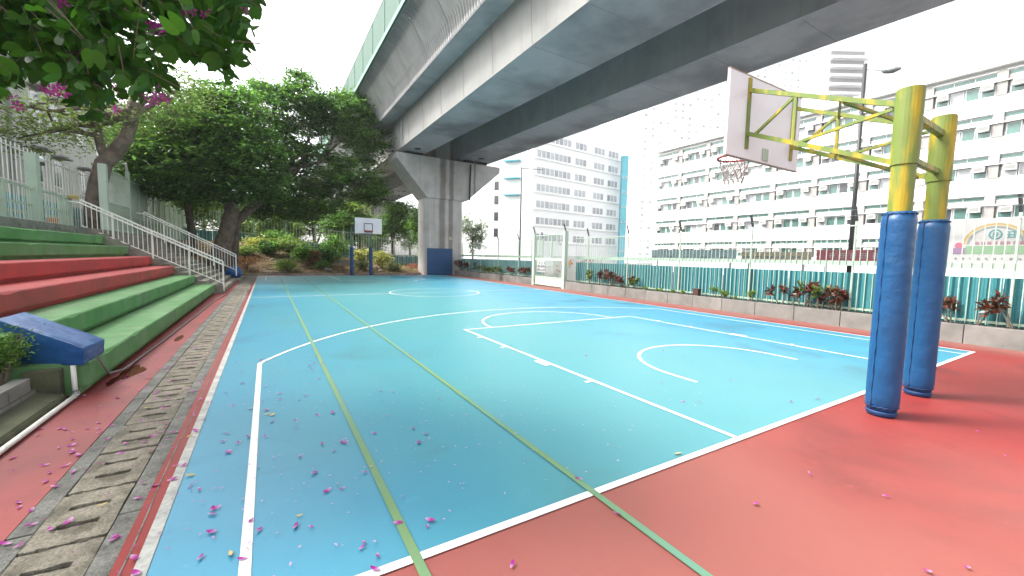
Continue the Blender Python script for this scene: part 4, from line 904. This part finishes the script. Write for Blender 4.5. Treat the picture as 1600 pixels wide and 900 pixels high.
# ------------------------------------------------------------------ garden at the far end
def gz(x, y):
    f = max(0., min(1., (y-29.4)/6.0)); l = max(0., min(1., (11.5-x)/13.0)); return .10+f*(.35+1.75*l**1.1)+.05*sin(x*2.1+y)+.04*sin(y*3.3-x)
nx, ny = 64, 40; xs = np.linspace(-5.2, 19, nx); ys = np.linspace(29.2, 44, ny); V = np.array([(x, y, gz(x, y)-(.18 if y < 29.25 else 0)) for y in ys for x in xs])
Fq = np.array([(j*nx+i, j*nx+i+1, (j+1)*nx+i+1, (j+1)*nx+i) for j in range(ny-1) for i in range(nx-1)])
gb = np_mesh('garden_bed', V, Fq, 'soil', None, True); tag(gb, kind='structure')
kb = thing('garden_kerb', 'low stone kerb between the far base line and the garden', 'kerb', (3, 29.1, 0))
for k in range(20):
    x = -1.2+.6*k; MB().box(x+.006, x+.594, 29.02, 29.20+random.uniform(-.01, .02), -.1, .12+random.uniform(-.015, .02)).build('kerb_stone', 'stone', kb, bevel=.012)
sp_ = thing('garden_steps', 'rough stone steps climbing the garden bank past the clipped bush', 'steps', (1.2, 30, 0))
for k in range(6): z = .22+.2*k; y = 29.5+.75*k; MB().box(.35+.12*k, 1.75+.1*k+random.uniform(-.1, .1), y, y+.8, z-.5, max(z, gz(1, y)+.06)).build('step_stone', 'stone', sp_, bevel=.03)
bwall = thing('garden_wall', 'low reddish brick retaining wall in the garden behind the far hoop', 'wall', (5, 32.2, .5))
r = random.Random(4)
for row in range(5):
    for k in range(14):
        x = 3.2+.26*k+.13*(row % 2); MB().box(x, x+.25, 32.0+r.uniform(-.01, .01), 32.14, .62+.085*row, .697+.085*row).build('brick', 'stone', bwall)
r = random.Random(8)
for k in range(20):
    x, y = r.uniform(-2.6, 9.5), r.uniform(29.6, 33.5); s = r.uniform(.12, .3); bm = bmesh.new(); bmesh.ops.create_icosphere(bm, subdivisions=2, radius=s)
    for v in bm.verts: v.co *= 1+r.uniform(-.18, .18); v.co.z *= .6
    me = bpy.data.meshes.new('garden_rock'); bm.to_mesh(me); bm.free(); me.materials.append(M['stone']); o = link('garden_rock', me); o.location = (x, y, gz(x, y)+s*.12); tag(o, 'rough brown stone lying on the garden bank', 'rock', 'rocks on the garden bank')
# leaf litter and ground cover on the bank
n = 9000; lx = rng.uniform(-4.5, 14, n); ly = rng.uniform(29.3, 38, n); P = np.array([(a, b, gz(a, b)+rng.uniform(.0, .10)) for a, b in zip(lx, ly)])
o = leaf_mesh('leaf_litter', P[:5000], .12, 'leaf_brown', None, .5, .8); tag(o, 'brown leaf litter on the garden bank', 'leaf litter', kind='stuff'); o = leaf_mesh('ground_cover', P[5000:], .16, 'grass', None, .3, .1); tag(o, 'low green ground cover on the garden bank', 'ground cover', kind='stuff')
def shrub(name, label, px, y, w, h, mat, leaf=.16, n=900, zoff=0., cat='shrub', group=None, asp=.42, up=.3):
    x = atY(px, 400, y).x; z = gz(x, y)+zoff; t = thing(name, label, cat, (x, y, z), group)
    for k in range(5): a = random.uniform(0, 6.28); MB().tube(wig((x, y, z-.05), (x+cos(a)*w*.28, y+sin(a)*w*.28, z+h*.7), 4, .03), [.025, .022, .018, .014, .008], 6).build('stem', 'bark_grey', t, smooth=True)
    lob = [((x+random.uniform(-.25, .25)*w, y+random.uniform(-.25, .25)*w, z+h*random.uniform(.42, .62)), (w*random.uniform(.24, .36), w*random.uniform(.24, .36), h*random.uniform(.32, .44))) for _ in range(5)]
    leaf_mesh('foliage', clumps(lob, n//12, 12, .11*w, .3), leaf, mat, t, asp, up); return t
shrub('clipped_bush', 'round light green clipped bush beside the garden steps', 450, 29.9, 1.7, .75, 'leaf_lime', .10, 2600)
shrub('clipped_bush', 'round olive green clipped bush near the concrete pier', 617, 30.4, 1.35, .75, 'leaf_olive', .10, 2200)
shrub('rust_shrub', 'rust red leaved shrub in the garden bank', 489, 31.5, .9, 1.35, 'leaf_rust', .16, 900)
shrub('green_shrub', 'dark green shrub right beside the rust red shrub', 508, 31.8, 1.9, 1.6, 'leaf_dark', .2, 1700)
shrub('green_shrub', 'dark green shrub between clipped bush and rust red shrub', 471, 31.9, 1.7, 1.3, 'leaf_dark_b', .2, 1500)
shrub('green_shrub', 'bright green leafy shrub high on the garden bank', 455, 34, 2.2, 1.4, 'leaf_lime', .24, 1400)
shrub('green_shrub', 'dark bushy plant at the head of the garden steps', 425, 33.6, 1.6, 1.2, 'leaf_dark', .2, 1300)
shrub('green_shrub', 'yellowish green shrub behind the tree trunk on the bank', 400, 34.5, 2.0, .8, 'leaf_yellow', .2, 900)
shrub('green_shrub', 'low green shrub at the foot of the tree trunk', 380, 33.0, 1.7, .6, 'leaf_lime', .16, 1100)
shrub('dry_bush', 'dry brownish bush on the bare bank by the stair railing', 386, 30.3, 1.3, .9, 'leaf_brown', .12, 700)
shrub('green_shrub', 'bluish green shrub on the garden bank before the brick wall', 502, 30.3, 1.0, .5, 'leaf_dark_b', .14, 800)
shrub('yellow_shrub', 'variegated yellow shrub next to the far hoop post', 598, 31.8, 1.5, 1.5, 'leaf_yellow', .26, 700)
shrub('yellow_shrub', 'pale yellow leaved shrub between the far hoop posts', 566, 32.6, 1.4, 1.6, 'leaf_yellow', .24, 650)
shrub('green_shrub', 'olive shrub low between the far hoop posts', 563, 30.6, 1.1, .8, 'leaf_olive', .16, 900)
shrub('green_shrub', 'tall green shrub against the teal fence behind the garden', 527, 34.2, 2.4, 2.0, 'leaf_dark_b', .22, 1700)
shrub('green_shrub', 'leafy green shrub against the teal fence above the steps', 435, 36.3, 2.6, 1.6, 'leaf_dark_b', .22, 1500)
shrub('red_flower_bed', 'small bed of red flowers at the teal fence by the pier', 646, 33.5, 1.5, .35, 'leaf_rust', .12, 500, cat='flowers')
bp_ = atY(660, 412, 32.5); t = thing('green_barrel', 'dark green barrel standing beside the concrete pier', 'barrel', (bp_.x, 32.5, .4)); MB().tube([(bp_.x, 32.5, .3), (bp_.x, 32.5, .5), (bp_.x, 32.5, 1.15)], [.22, .28, .30], 16).build('drum', 'green_pole', t, smooth=True); MB().tube([(bp_.x, 32.5, 1.151), (bp_.x, 32.5, 1.20)], .31, 16).build('lid', 'sign_white', t)
# teal fence behind the garden
bf = thing('garden_fence', 'teal board fence with tall mint bars behind the garden bank', 'fence', (5, 37.4, 1))
bme2 = bmesh_data(MB().box(0, .44, -.015, .015, 0, 1.05), 'board', 'teal_sheet'); bbar = bmesh_data(MB().box(-.014, .014, -.014, .014, 0, 2.6), 'bar', 'mint_bar')
xx = -4.9; k = 0
while xx < 15:
    f = (xx+4.9)/20; yy = 37.4; zz = max(gz(xx, yy)-.15, .3)
    inst(bme2, 'board', (xx, yy, zz), bf)
    for q in (.1, .32): inst(bbar, 'bar', (xx+q, yy-.06, zz), bf)
    if k % 5 == 0: MB().box(xx-.04, xx+.04, yy+.03, yy+.11, zz, zz+2.7).build('post', 'mint_paint', bf)
    xx += .455; k += 1
for dz, h in ((1.12, .12), (2.5, .06)):
    m = MB(); pts = [(-4.9+2*k, 37.37, max(gz(-4.9+2*k, 37.4)-.15, .3)+dz) for k in range(11)]
    for a, b in zip(pts, pts[1:]): m.bar(a, b, .03, h)
    m.build('rail', 'mint_paint', bf)
bag = thing('blue_bag', 'blue tarpaulin bundle lying at the foot of the far stair railing', 'bag', (-.8, 24.2, 0))
bm = bmesh.new(); bmesh.ops.create_icosphere(bm, subdivisions=3, radius=.5); rr = random.Random(2)
for v in bm.verts: v.co *= 1+.08*sin(7*v.co.x+3*v.co.y)+.07*sin(9*v.co.z+4*v.co.x)+rr.uniform(-.02, .02); v.co = Vector((v.co.x*.75, v.co.y*1.0, max(v.co.z, -.32)*.8))
me = bpy.data.meshes.new('bundle'); bm.to_mesh(me); bm.free(); me.polygons.foreach_set('use_smooth', [True]*len(me.polygons)); me.materials.append(M['tarp_blue']); inst(me, 'bundle', (-.98, 24.1, .26+.13), bag)
MB().tube([(-.55, 23.8, .15), (-.5, 24.3, .2), (-.62, 24.6, .25)], .03, 6).build('strap', 'dark_metal', bag)
MB().box(-1.5, -.6, 23.42, 24.9, -.05, .13).build('kerb', 'step_concrete', st, bevel=.01)

# ------------------------------------------------------------------ trees
def tree(name, label, path, rad_, lobes, nclump, per, spread, leaf, mats, limbs=7, group=None, bark='bark', shell=.55, asp=.45, up=.5, extra=(), flat=.6):
    t = thing(name, label, 'tree', tuple(path[0]), group)
    MB().tube(path, rad_, 14).build('trunk', bark, t, smooth=True); top = Vector(path[-1])
    for p, r_ in extra: MB().tube(p, r_, 10).build('trunk', bark, t, smooth=True)
    for k in range(limbs):
        c, r = lobes[k % len(lobes)]; e = Vector(c)+Vector((random.uniform(-.5, .5)*r[0], random.uniform(-.5, .5)*r[1], random.uniform(-.1, .5)*r[2])); b = Vector(path[-2]).lerp(top, random.random())
        L_ = (e-b).length; m = MB(); pts = wig(b, e, 6, L_*.045); m.tube(pts, [rad_[-1]*(.75-.62*i/6) for i in range(7)], 8)
        for _ in range(4):
            s = pts[random.randint(2, 5)]; q = s+Vector((random.gauss(0, 1), random.gauss(0, 1), random.uniform(-.2, .9))).normalized()*L_*random.uniform(.25, .5); m.tube(wig(s, q, 4, L_*.03), [rad_[-1]*(.28-.05*i) for i in range(5)], 6)
        m.build('limb', bark, t, smooth=True)
    for i, mt in enumerate(mats): o = leaf_mesh('crown', clumps(lobes, nclump//len(mats), per, spread, shell, flat), leaf, mt, t, asp, up); o['kind'] = 'stuff'
    return t
def E3(px, py, y, rx, ry, rz): p = atY(px, py, y); return ((p.x, p.y, p.z), (rx, ry, rz))
# dense round tree by the stair railing
tb0 = atY(345, 395, 26.6); tb1 = atY(362, 330, 26.8)
tree('dense_tree', 'dense dark green tree with a thick twisted trunk by the stair railing',
     [(tb0.x-.3, 26.6, .3), (tb0.x, 26.6, tb0.z), (tb0.x+.25, 26.7, tb0.z+1.0), (tb1.x, 26.8, tb1.z), (tb1.x-.3, 27, tb1.z+1.6)], [.68, .50, .40, .36, .26],
     [E3(265, 235, 26.5, 2.1, 2.2, 1.9), E3(330, 205, 26.5, 2.6, 2.6, 1.9), E3(385, 250, 26, 1.9, 2.2, 1.8), E3(320, 265, 25.5, 2.4, 2.0, 1.6), E3(290, 285, 26, 1.7, 1.8, 1.1), E3(355, 165, 27, 1.6, 1.8, 1.2), E3(395, 295, 26, 1.5, 1.8, 1.0), E3(235, 270, 27, 1.2, 1.5, 1.3), E3(300, 175, 28, 1.5, 1.6, 1.0)],
     760, 56, .36, .25, ['leaf_dark', 'leaf_dark_b'], 9, shell=.72, up=1.0, flat=.38)
# taller looser tree behind the far end
tree('tall_tree', 'tall spreading tree with gappy crown beside the viaduct',
     [(-1.35, 28.4, .2), (-1.15, 28.5, 3.2), (.5, 29.6, 5.2), (2.3, 31.2, 7.2)], [.34, .30, .26, .22],
     [E3(425, 170, 31.5, 1.6, 2, 1.6), E3(480, 165, 31.5, 1.9, 2, 1.3), E3(540, 178, 31.5, 2.0, 2, 1.4), E3(570, 220, 31, 1.7, 2, 1.9), E3(555, 285, 30.5, 2.1, 2.2, 1.6), E3(500, 270, 31, 1.9, 2, 1.7), E3(440, 235, 31.5, 2.0, 2, 2.0), E3(430, 300, 31, 1.9, 2, 1.4), E3(500, 190, 32, 1.8, 2, 1.3), E3(450, 325, 31, 1.8, 1.8, .9), E3(580, 300, 31, 1.2, 1.6, 1.0), E3(412, 140, 32, .9, .9, .8), E3(405, 320, 31, 1.5, 1.5, .9), E3(500, 320, 31, 1.8, 1.8, .7), E3(470, 130, 32, .9, .9, .7)],
     980, 54, .40, .26, ['leaf_dark', 'leaf_dark_b'], 13, shell=.72, up=1.0, flat=.38)
# thinner trunk left of it with its own crown
q0 = atY(300, 375, 30); q1 = atY(290, 300, 30)
tree('slender_tree', 'slender dark trunked tree behind the stair railing, left of the twisted trunk', [(q0.x, 30, 1.2), (q0.x, 30, q0.z+.6), (q1.x, 30, q1.z), (q1.x-.2, 30, q1.z+2)], [.22, .2, .18, .14], [E3(250, 215, 30, 2.2, 2, 1.6), E3(225, 265, 30, 1.4, 1.5, 1.6), E3(300, 250, 31, 1.8, 1.8, 1.6), E3(300, 310, 31, 1.2, 1.2, .9)], 330, 34, .35, .24, ['leaf_dark_b', 'leaf_lime'], 5)
# curved bare trunk on the terrace with thin olive foliage
cpts = [atY(148, 330, 21), atY(152, 290, 21), atY(162, 255, 21), atY(180, 238, 21), atY(198, 215, 21), atY(206, 185, 21), atY(208, 160, 21)]
fork = [atY(166, 250, 21), atY(158, 232, 21), atY(153, 212, 21), atY(155, 195, 21.2)]
tree('curved_tree', 'tree with a bare curved trunk and thin olive foliage on the terrace', [Vector((cpts[0].x, 21, 2.1))]+cpts, [.34, .32, .29, .28, .28, .24, .21, .19],
     [E3(60, 195, 21, 2.2, 2, .9), E3(150, 175, 21, 1.6, 1.8, 1.0), E3(215, 150, 21.5, 1.5, 1.8, 1.4), E3(245, 110, 22, 1.5, 1.8, 1.2), E3(120, 215, 21.5, 1.6, 1.6, .6), E3(20, 215, 21, 1.2, 1.2, .6), E3(285, 150, 22, 1.2, 1.2, .8)],
     330, 20, .34, .15, ['leaf_olive', 'leaf_lime'], 7, bark='bark_grey', extra=[(fork, [.17, .15, .13, .1]), ([fork[2], atY(130, 208, 21), atY(105, 205, 21)], [.1, .08, .05])])
# background trees behind the garden fence
for nm, lab, px, y, w, z0, z1_, mt, nc in (
    ('background_tree', 'yellow green tree behind the garden fence, left of the far backboard', 560, 41, 3.2, 3.4, 6.4, 'leaf_lime', 260),
    ('background_tree', 'mid green tree behind the garden fence, right of the far backboard', 612, 43, 2.6, 2.6, 7.0, 'leaf_dark_b', 260),
    ('background_tree', 'green tree overhanging behind the far backboard', 540, 40, 2.3, 2.2, 5.4, 'leaf_dark_b', 220),
    ('background_tree', 'pale hazy tree in the gap left of the pier', 640, 62, 4.6, 2.0, 9.2, 'leaf_pale', 330),
    ('background_tree', 'dark green bush tree pressed against the left of the pier', 664, 36, 1.5, 1.6, 6.0, 'leaf_dark_b', 200),
    ('background_tree', 'pale green tree seen in the gap right of the pier', 738, 60, 3.6, 2.0, 8.0, 'leaf_pale', 240),
    ('background_tree', 'broad leafy tree behind the glass screen, beyond the slender trunk', 318, 46, 4.6, 2.6, 8.0, 'leaf_dark_b', 380),
    ('background_tree', 'yellowish tree behind the garden fence beside the twisted trunk', 372, 44, 4.0, 2.4, 6.6, 'leaf_lime', 330),
    ('background_tree', 'olive green tree behind the garden fence above the steps', 455, 48, 4.6, 2.4, 7.4, 'leaf_olive', 330),
    ('background_tree', 'pale tree far behind the garden fence and far hoop', 590, 54, 4.4, 2.0, 7.0, 'leaf_pale', 300),
    ('background_tree', 'light green tree behind the garden fence beyond the trunk', 420, 42, 3.4, 2.8, 6.0, 'leaf_lime', 240),
    ('background_tree', 'olive tree behind the garden fence beyond the rust shrub', 490, 44, 3.4, 2.8, 6.6, 'leaf_olive', 240)):
    x = atY(px, 380, y).x; g0 = 0.3 if y > 50 else max(.3, gz(x, 37))
    lob = [((x+random.uniform(-.5, .5)*w, y+random.uniform(-.6, .6), lerp(z0, z1_, random.uniform(.2, .85))), (w*.45, w*.45, (z1_-z0)*.3)) for _ in range(6)]
    tree(nm, lab, [(x, y, -.3 if y > 50 else 0.), (x+.1, y, lerp(g0, z0, .6)), (x, y, lerp(z0, z1_, .4))], [.22, .18, .12], lob, nc, 24, .36, .30, [mt], 4, shell=.4)
# near orchid tree: trunk out of frame on the left, its crown overhangs the path
nt_ = thing('orchid_tree', 'near orchid tree with two lobed leaves and magenta flowers overhanging the path', 'tree', (-3.1, 1.6, .2))
T0_ = Vector((-3.1, 1.6, .15)); T1_ = Vector((-2.7, 2.1, 2.6)); T2_ = Vector((-2.2, 2.6, 3.9))
MB().tube([T0_, T0_.lerp(T1_, .5)+Vector((.06, .05, 0)), T1_, T2_], [.17, .14, .12, .09], 12).build('trunk', 'bark_grey', nt_, smooth=True)
lobed = []  # outline of a two lobed leaf, length ~1 from stalk
for s in (1, -1):
    pass
half = [(0, 0), (.20, -.06), (.42, .08), (.52, .32), (.50, .58), (.38, .86), (.25, 1.0), (.11, .86), (0, .58)]
def lobed_mesh(n, P, size, A, B, N):
    V = []; Fc = []
    hx = np.array([h[0] for h in half]); hy = np.array([h[1] for h in half]); k = len(half)
    for i in range(n):
        s = size[i]; f = .22; pts = []
        for sg in (1, -1):
            pts.append(P[i]+s*(A[i]*hy[:, None]+B[i]*(sg*hx)[:, None]+N[i]*(f*hx-.10*hy**2)[:, None]))
        V.append(np.concatenate(pts))
    V = np.concatenate(V); base = np.arange(n)*(2*k)
    f1 = base[:, None]+np.arange(k)[None]; f2 = base[:, None]+k+np.arange(k)[::-1][None]
    return V, np.concatenate([f1, f2], 0)
def near_frames(n):
    nrm = rng.normal(size=(n, 3))*.75; nrm[:, 2] += .55; nrm /= np.linalg.norm(nrm, axis=1)[:, None]
    a = rng.normal(size=(n, 3))*.8; a[:, 2] -= .9; a -= nrm*(a*nrm).sum(1)[:, None]; a /= np.linalg.norm(a, axis=1)[:, None]
    return a, np.cross(nrm, a), nrm
# twigs first: sprays hanging from branch ends, then leaves along them
def fringe(u):  # lower limit (photo row) of the canopy over photo column u: measured outline of the overhang
    xs_ = [-400, -100, 0, 40, 90, 135, 150, 175, 200, 230, 255, 265, 285, 310, 345, 360, 385, 400]
    ys_ = [190, 170, 150, 120, 110, 185, 190, 150, 150, 145, 140, 95, 80, 110, 145, 105, 80, 20]
    return float(np.interp(u, xs_, ys_))
spr = []
while len(spr) < 620:
    u = random.uniform(-200, 400); v = random.uniform(-170, 185)
    if u > 390-max(0, -v)*.1 or v > fringe(u)-16: continue
    if u > 250 and 95 < v: 
        if random.random() < .3: continue
    d = random.uniform(2.3, 4.6); p = atD(u, v, d)
    if p.z > 5.6 or p.y < .6: continue
    spr.append((p, u, v, d))
tw_ = MB(); LP = []
for p, u, v, d in spr:
    L_ = random.uniform(.25, .5); out = Vector((random.gauss(.25, .4), random.gauss(0, .4), random.uniform(-.5, .25))).normalized()
    pts = [p-out*L_*.6+Vector((0, 0, .06)), p, p+out*L_*.4+Vector((0, 0, -.07))]; tw_.tube(pts, [.004, .003, .002], 5)
    for k in range(random.randint(8, 13)):
        f = random.random(); q = pts[0].lerp(pts[2], f)+Vector((random.gauss(0, .07), random.gauss(0, .07), random.gauss(0, .05)))
        LP.append(q)
for k in range(9):
    e = random.choice(spr)[0]; MB().tube(wig(T2_, e, 6, .06), [.05, .04, .03, .022, .016, .010, .005], 7).build('branch', 'bark', nt_, smooth=True)
o = tw_.build('twigs', 'bark', nt_, smooth=True); o['kind'] = 'stuff'
LP = np.array(LP)
# keep leaves inside the measured outline of the overhang
dd = LP-CAM; uu = 800+F*(dd@cr)/(dd@fw); vv = 450-F*(dd@cu)/(dd@fw)
keep = np.array([vv[i] < fringe(min(uu[i], 400))-2 and uu[i] < 398 for i in range(len(LP))]); LP = LP[keep]; uu = uu[keep]; vv = vv[keep]
size = rng.uniform(.062, .112, len(LP)); A, B, N = near_frames(len(LP))
low = np.argsort([abs(fringe(min(u, 400))-v) if (0 <= u <= 400 and v > 0) else 1e6+abs(v) for u, v in zip(uu, vv)])[:280]; lowset = set(low.tolist())
rest = np.array([i for i in range(len(LP)) if i not in lowset])
V, Fc = lobed_mesh(len(rest), LP[rest], size[rest], A[rest], B[rest], N[rest]); o = np_mesh('crown', V, Fc, 'leaf_near', nt_); o['kind'] = 'stuff'
lm = []
for k in range(6):
    a0, b0, n0 = np.array([[0, 1., 0]]), np.array([[1., 0, 0]]), np.array([[0, 0, 1.]]); V, Fc = lobed_mesh(1, np.zeros((1, 3)), np.array([1.]), a0, b0, n0)
    V[:, 2] += rng.uniform(-.15, .15)*V[:, 1]**2; o = np_mesh('leaf', V, Fc, 'leaf_near'); lm.append(o.data); bpy.data.objects.remove(o)
for i in low:
    o = bpy.data.objects.new('leaf', lm[i % 6]); COL.objects.link(o); o.parent = nt_; o.matrix_parent_inverse = Matrix.Translation(-Vector(nt_.location))
    R_ = Matrix(((B[i][0], A[i][0], N[i][0]), (B[i][1], A[i][1], N[i][1]), (B[i][2], A[i][2], N[i][2]))).to_4x4(); o.matrix_basis = Matrix.Translation(Vector(LP[i])) @ R_ @ Matrix.Diagonal((size[i], size[i], size[i], 1))
def flower_mesh():
    m = MB()
    for k in range(6):
        a = 2*pi*k/6+random.uniform(-.2, .2); d = Vector((cos(a), sin(a), random.uniform(-.1, .5))).normalized(); s = Vector((-sin(a), cos(a), 0)); b = d*.008
        m.poly([b, b+d*.03+s*.014, b+d*.058+s*.010+Vector((0, 0, -.008)), b+d*.066+Vector((0, 0, -.012)), b+d*.058-s*.010+Vector((0, 0, -.008)), b+d*.03-s*.014])
    return bmesh_data(m, 'flower', 'petal_flower')
fls = [flower_mesh() for _ in range(3)]
for u, v, n in ((242, 45, 7), (112, 80, 7), (95, 5, 6), (78, 137, 4), (92, 148, 3), (145, 130, 4), (187, 140, 4), (250, 150, 5), (235, 147, 3), (260, 128, 3), (178, 178, 2), (290, 20, 4), (215, 25, 4), (378, 5, 4), (20, 155, 4), (5, 48, 4), (30, 25, 3), (330, 20, 3), (378, 20, 2)):
    dep = random.uniform(2.5, 3.0)
    for k in range(n): p = atD(u+random.gauss(0, 7), v+random.gauss(0, 6), dep+random.gauss(0, .06)); o = inst(fls[k % 3], 'flower', p, nt_, random.uniform(0, 6), random.uniform(.38, .6)); o.rotation_euler = (random.uniform(-1.6, 1.6), random.uniform(-1.6, 1.6), random.uniform(0, 6))
# bed plant at the left edge in front of the tarp box
def bedplant(name, label, px, py, x, w, h, mat, n, leaf):
    p = atX(px, py, x); t = thing(name, label, 'plant', (p.x, p.y, .2)); 
    for k in range(6): a = random.uniform(0, 6.28); MB().tube(wig((p.x, p.y, .18), (p.x+cos(a)*w*.35, p.y+sin(a)*w*.35, .2+h*.8), 4, .02), [.010, .009, .007, .005, .003], 6).build('stem', 'bark_grey', t, smooth=True)
    lob = [((p.x+random.uniform(-.3, .3)*w, p.y+random.uniform(-.3, .3)*w, .2+h*random.uniform(.4, .8)), (w*.28, w*.28, h*.3)) for _ in range(6)]
    leaf_mesh('foliage', clumps(lob, n//10, 10, .05, .3), leaf, mat, t, .4, .3)
bedplant('bed_plant', 'leafy green plant in the bed at the low wall, beside the tarp box', 2, 560, -1.62, .42, .62, 'leaf_dark_b', 900, .045)
bedplant('bed_plant', 'dark low plant in the bed behind the leafy plant', 0, 590, -1.75, .5, .40, 'leaf_dark', 700, .045)

# ------------------------------------------------------------------ fallen petals
def petal_me(seed, mt, k=1.):
    r = random.Random(seed); m = MB(); n = 5; w = r.uniform(.16, .30); c = r.uniform(.12, .4)
    for i in range(n+1):
        f = i/n; ww = w*sin(pi*min(.97, f*.9+.06))**.8; z = c*(f-.5)**2; e = r.uniform(.02, .12)
        m.v += [(f-.5, -ww, z+e*ww), (f-.5, 0, z), (f-.5, ww, z+e*ww*1.5)]
    for i in range(n):
        for j in range(2): q = 3*i+j; m.f.append((q, q+3, q+4, q+1))
    return bmesh_data(m, 'petal', mt)
def petal_tip():
    t = M['petal'].node_tree; N = t.nodes; L = t.links; b = N['Principled BSDF']; src = b.inputs['Base Color'].links[0].from_socket
    tc = N.new('ShaderNodeTexCoord'); sp = N.new('ShaderNodeSeparateXYZ'); L.new(tc.outputs['Object'], sp.inputs[0]); mr = N.new('ShaderNodeMapRange'); mr.inputs['From Min'].default_value = -.1; mr.inputs['From Max'].default_value = .5; L.new(sp.outputs['X'], mr.inputs['Value'])
    x = N.new('ShaderNodeMix'); x.data_type = 'RGBA'; L.new(mr.outputs[0], x.inputs['Factor']); L.new(src, x.inputs['A']); x.inputs['B'].default_value = (.55, .38, .52, 1); L.new(x.outputs['Result'], b.inputs['Base Color'])
petal_tip()
pms = [petal_me(k, 'petal') for k in range(8)]; dl = [petal_me(50+k, 'dry_leaf') for k in range(3)]
def ok(x, y): return not (x < -1.12 or x > 11)
pet = []
r = random.Random(21)
while len(pet) < 280:
    z = r.random()
    if z < .58: x, y = r.gauss(.25, .75), abs(r.gauss(0, 2.6))+.15
    elif z < .86: x, y = r.uniform(-1.1, -.1), r.uniform(.8, 7)
    else: x, y = r.uniform(0, 6.5), r.uniform(-.9, 7)
    if ok(x, y): pet.append((x, y))
for px, py in ((800, 886), (1383, 778), (1265, 743), (1180, 790), (1448, 896), (1510, 890), (1527, 676), (1572, 715), (668, 826), (1125, 617), (590, 872), (586, 893), (1033, 600)): p = atZ(px, py); pet.append((p.x, p.y))
for i, (x, y) in enumerate(pet):
    dry = r.random() < .07; o = bpy.data.objects.new('dry_leaf' if dry else 'petal', r.choice(dl) if dry else r.choice(pms)); COL.objects.link(o); s = r.uniform(.032, .060); o.scale = (s, s, s)
    z = .016 if x > -.06 else .006; o.location = (x, y, z); o.rotation_euler = (r.uniform(-.25, .25), r.uniform(-.2, .2), r.uniform(0, 6.28))
    if dry: tag(o, 'small dry yellowish leaf fallen on the court', 'leaf', 'dry leaves on the ground')
    else: tag(o, 'small pink flower petal fallen on the ground', 'petal', 'fallen petals on the ground')
for i in range(40):  # petals on the lower bleacher tiers
    k = r.randint(0, 1); o = bpy.data.objects.new('petal', r.choice(pms)); COL.objects.link(o); s = r.uniform(.025, .05); o.scale = (s, s, s)
    o.location = (TX[k]-r.uniform(.05, .5), r.uniform(4.3, 9), TZ[k]+.004); o.rotation_euler = (0, 0, r.uniform(0, 6.28)); tag(o, 'pink flower petal fallen on a green bleacher tier', 'petal', 'fallen petals on the bleachers')
n = 700; P = np.stack([rng.uniform(-1.1, 6, n), np.abs(rng.normal(0, 5, n))+.2, np.full(n, .018)], 1); P[:, 0] *= rng.uniform(.2, 1, n)
o = leaf_mesh('petal_litter', P, .022, 'petal', None, .5, 3.); tag(o, 'scatter of tiny petal scraps over the court', 'petals', kind='stuff')

# ------------------------------------------------------------------ haze
hm = bpy.data.materials.new('haze_air'); hm.use_nodes = True; ht = hm.node_tree; ht.nodes.clear()
pv = ht.nodes.new('ShaderNodeVolumePrincipled'); pv.inputs['Color'].default_value = (.96, .97, 1, 1); pv.inputs['Density'].default_value = .0004; pv.inputs['Anisotropy'].default_value = .2
ho = ht.nodes.new('ShaderNodeOutputMaterial'); ht.links.new(pv.outputs[0], ho.inputs['Volume']); M['haze_air'] = hm
hz_ = MB().box(-170, 350, -100, 350, -1.4, 112).build('haze', 'haze_air'); tag(hz_, 'pale hazy air over the whole place', 'haze', kind='stuff')
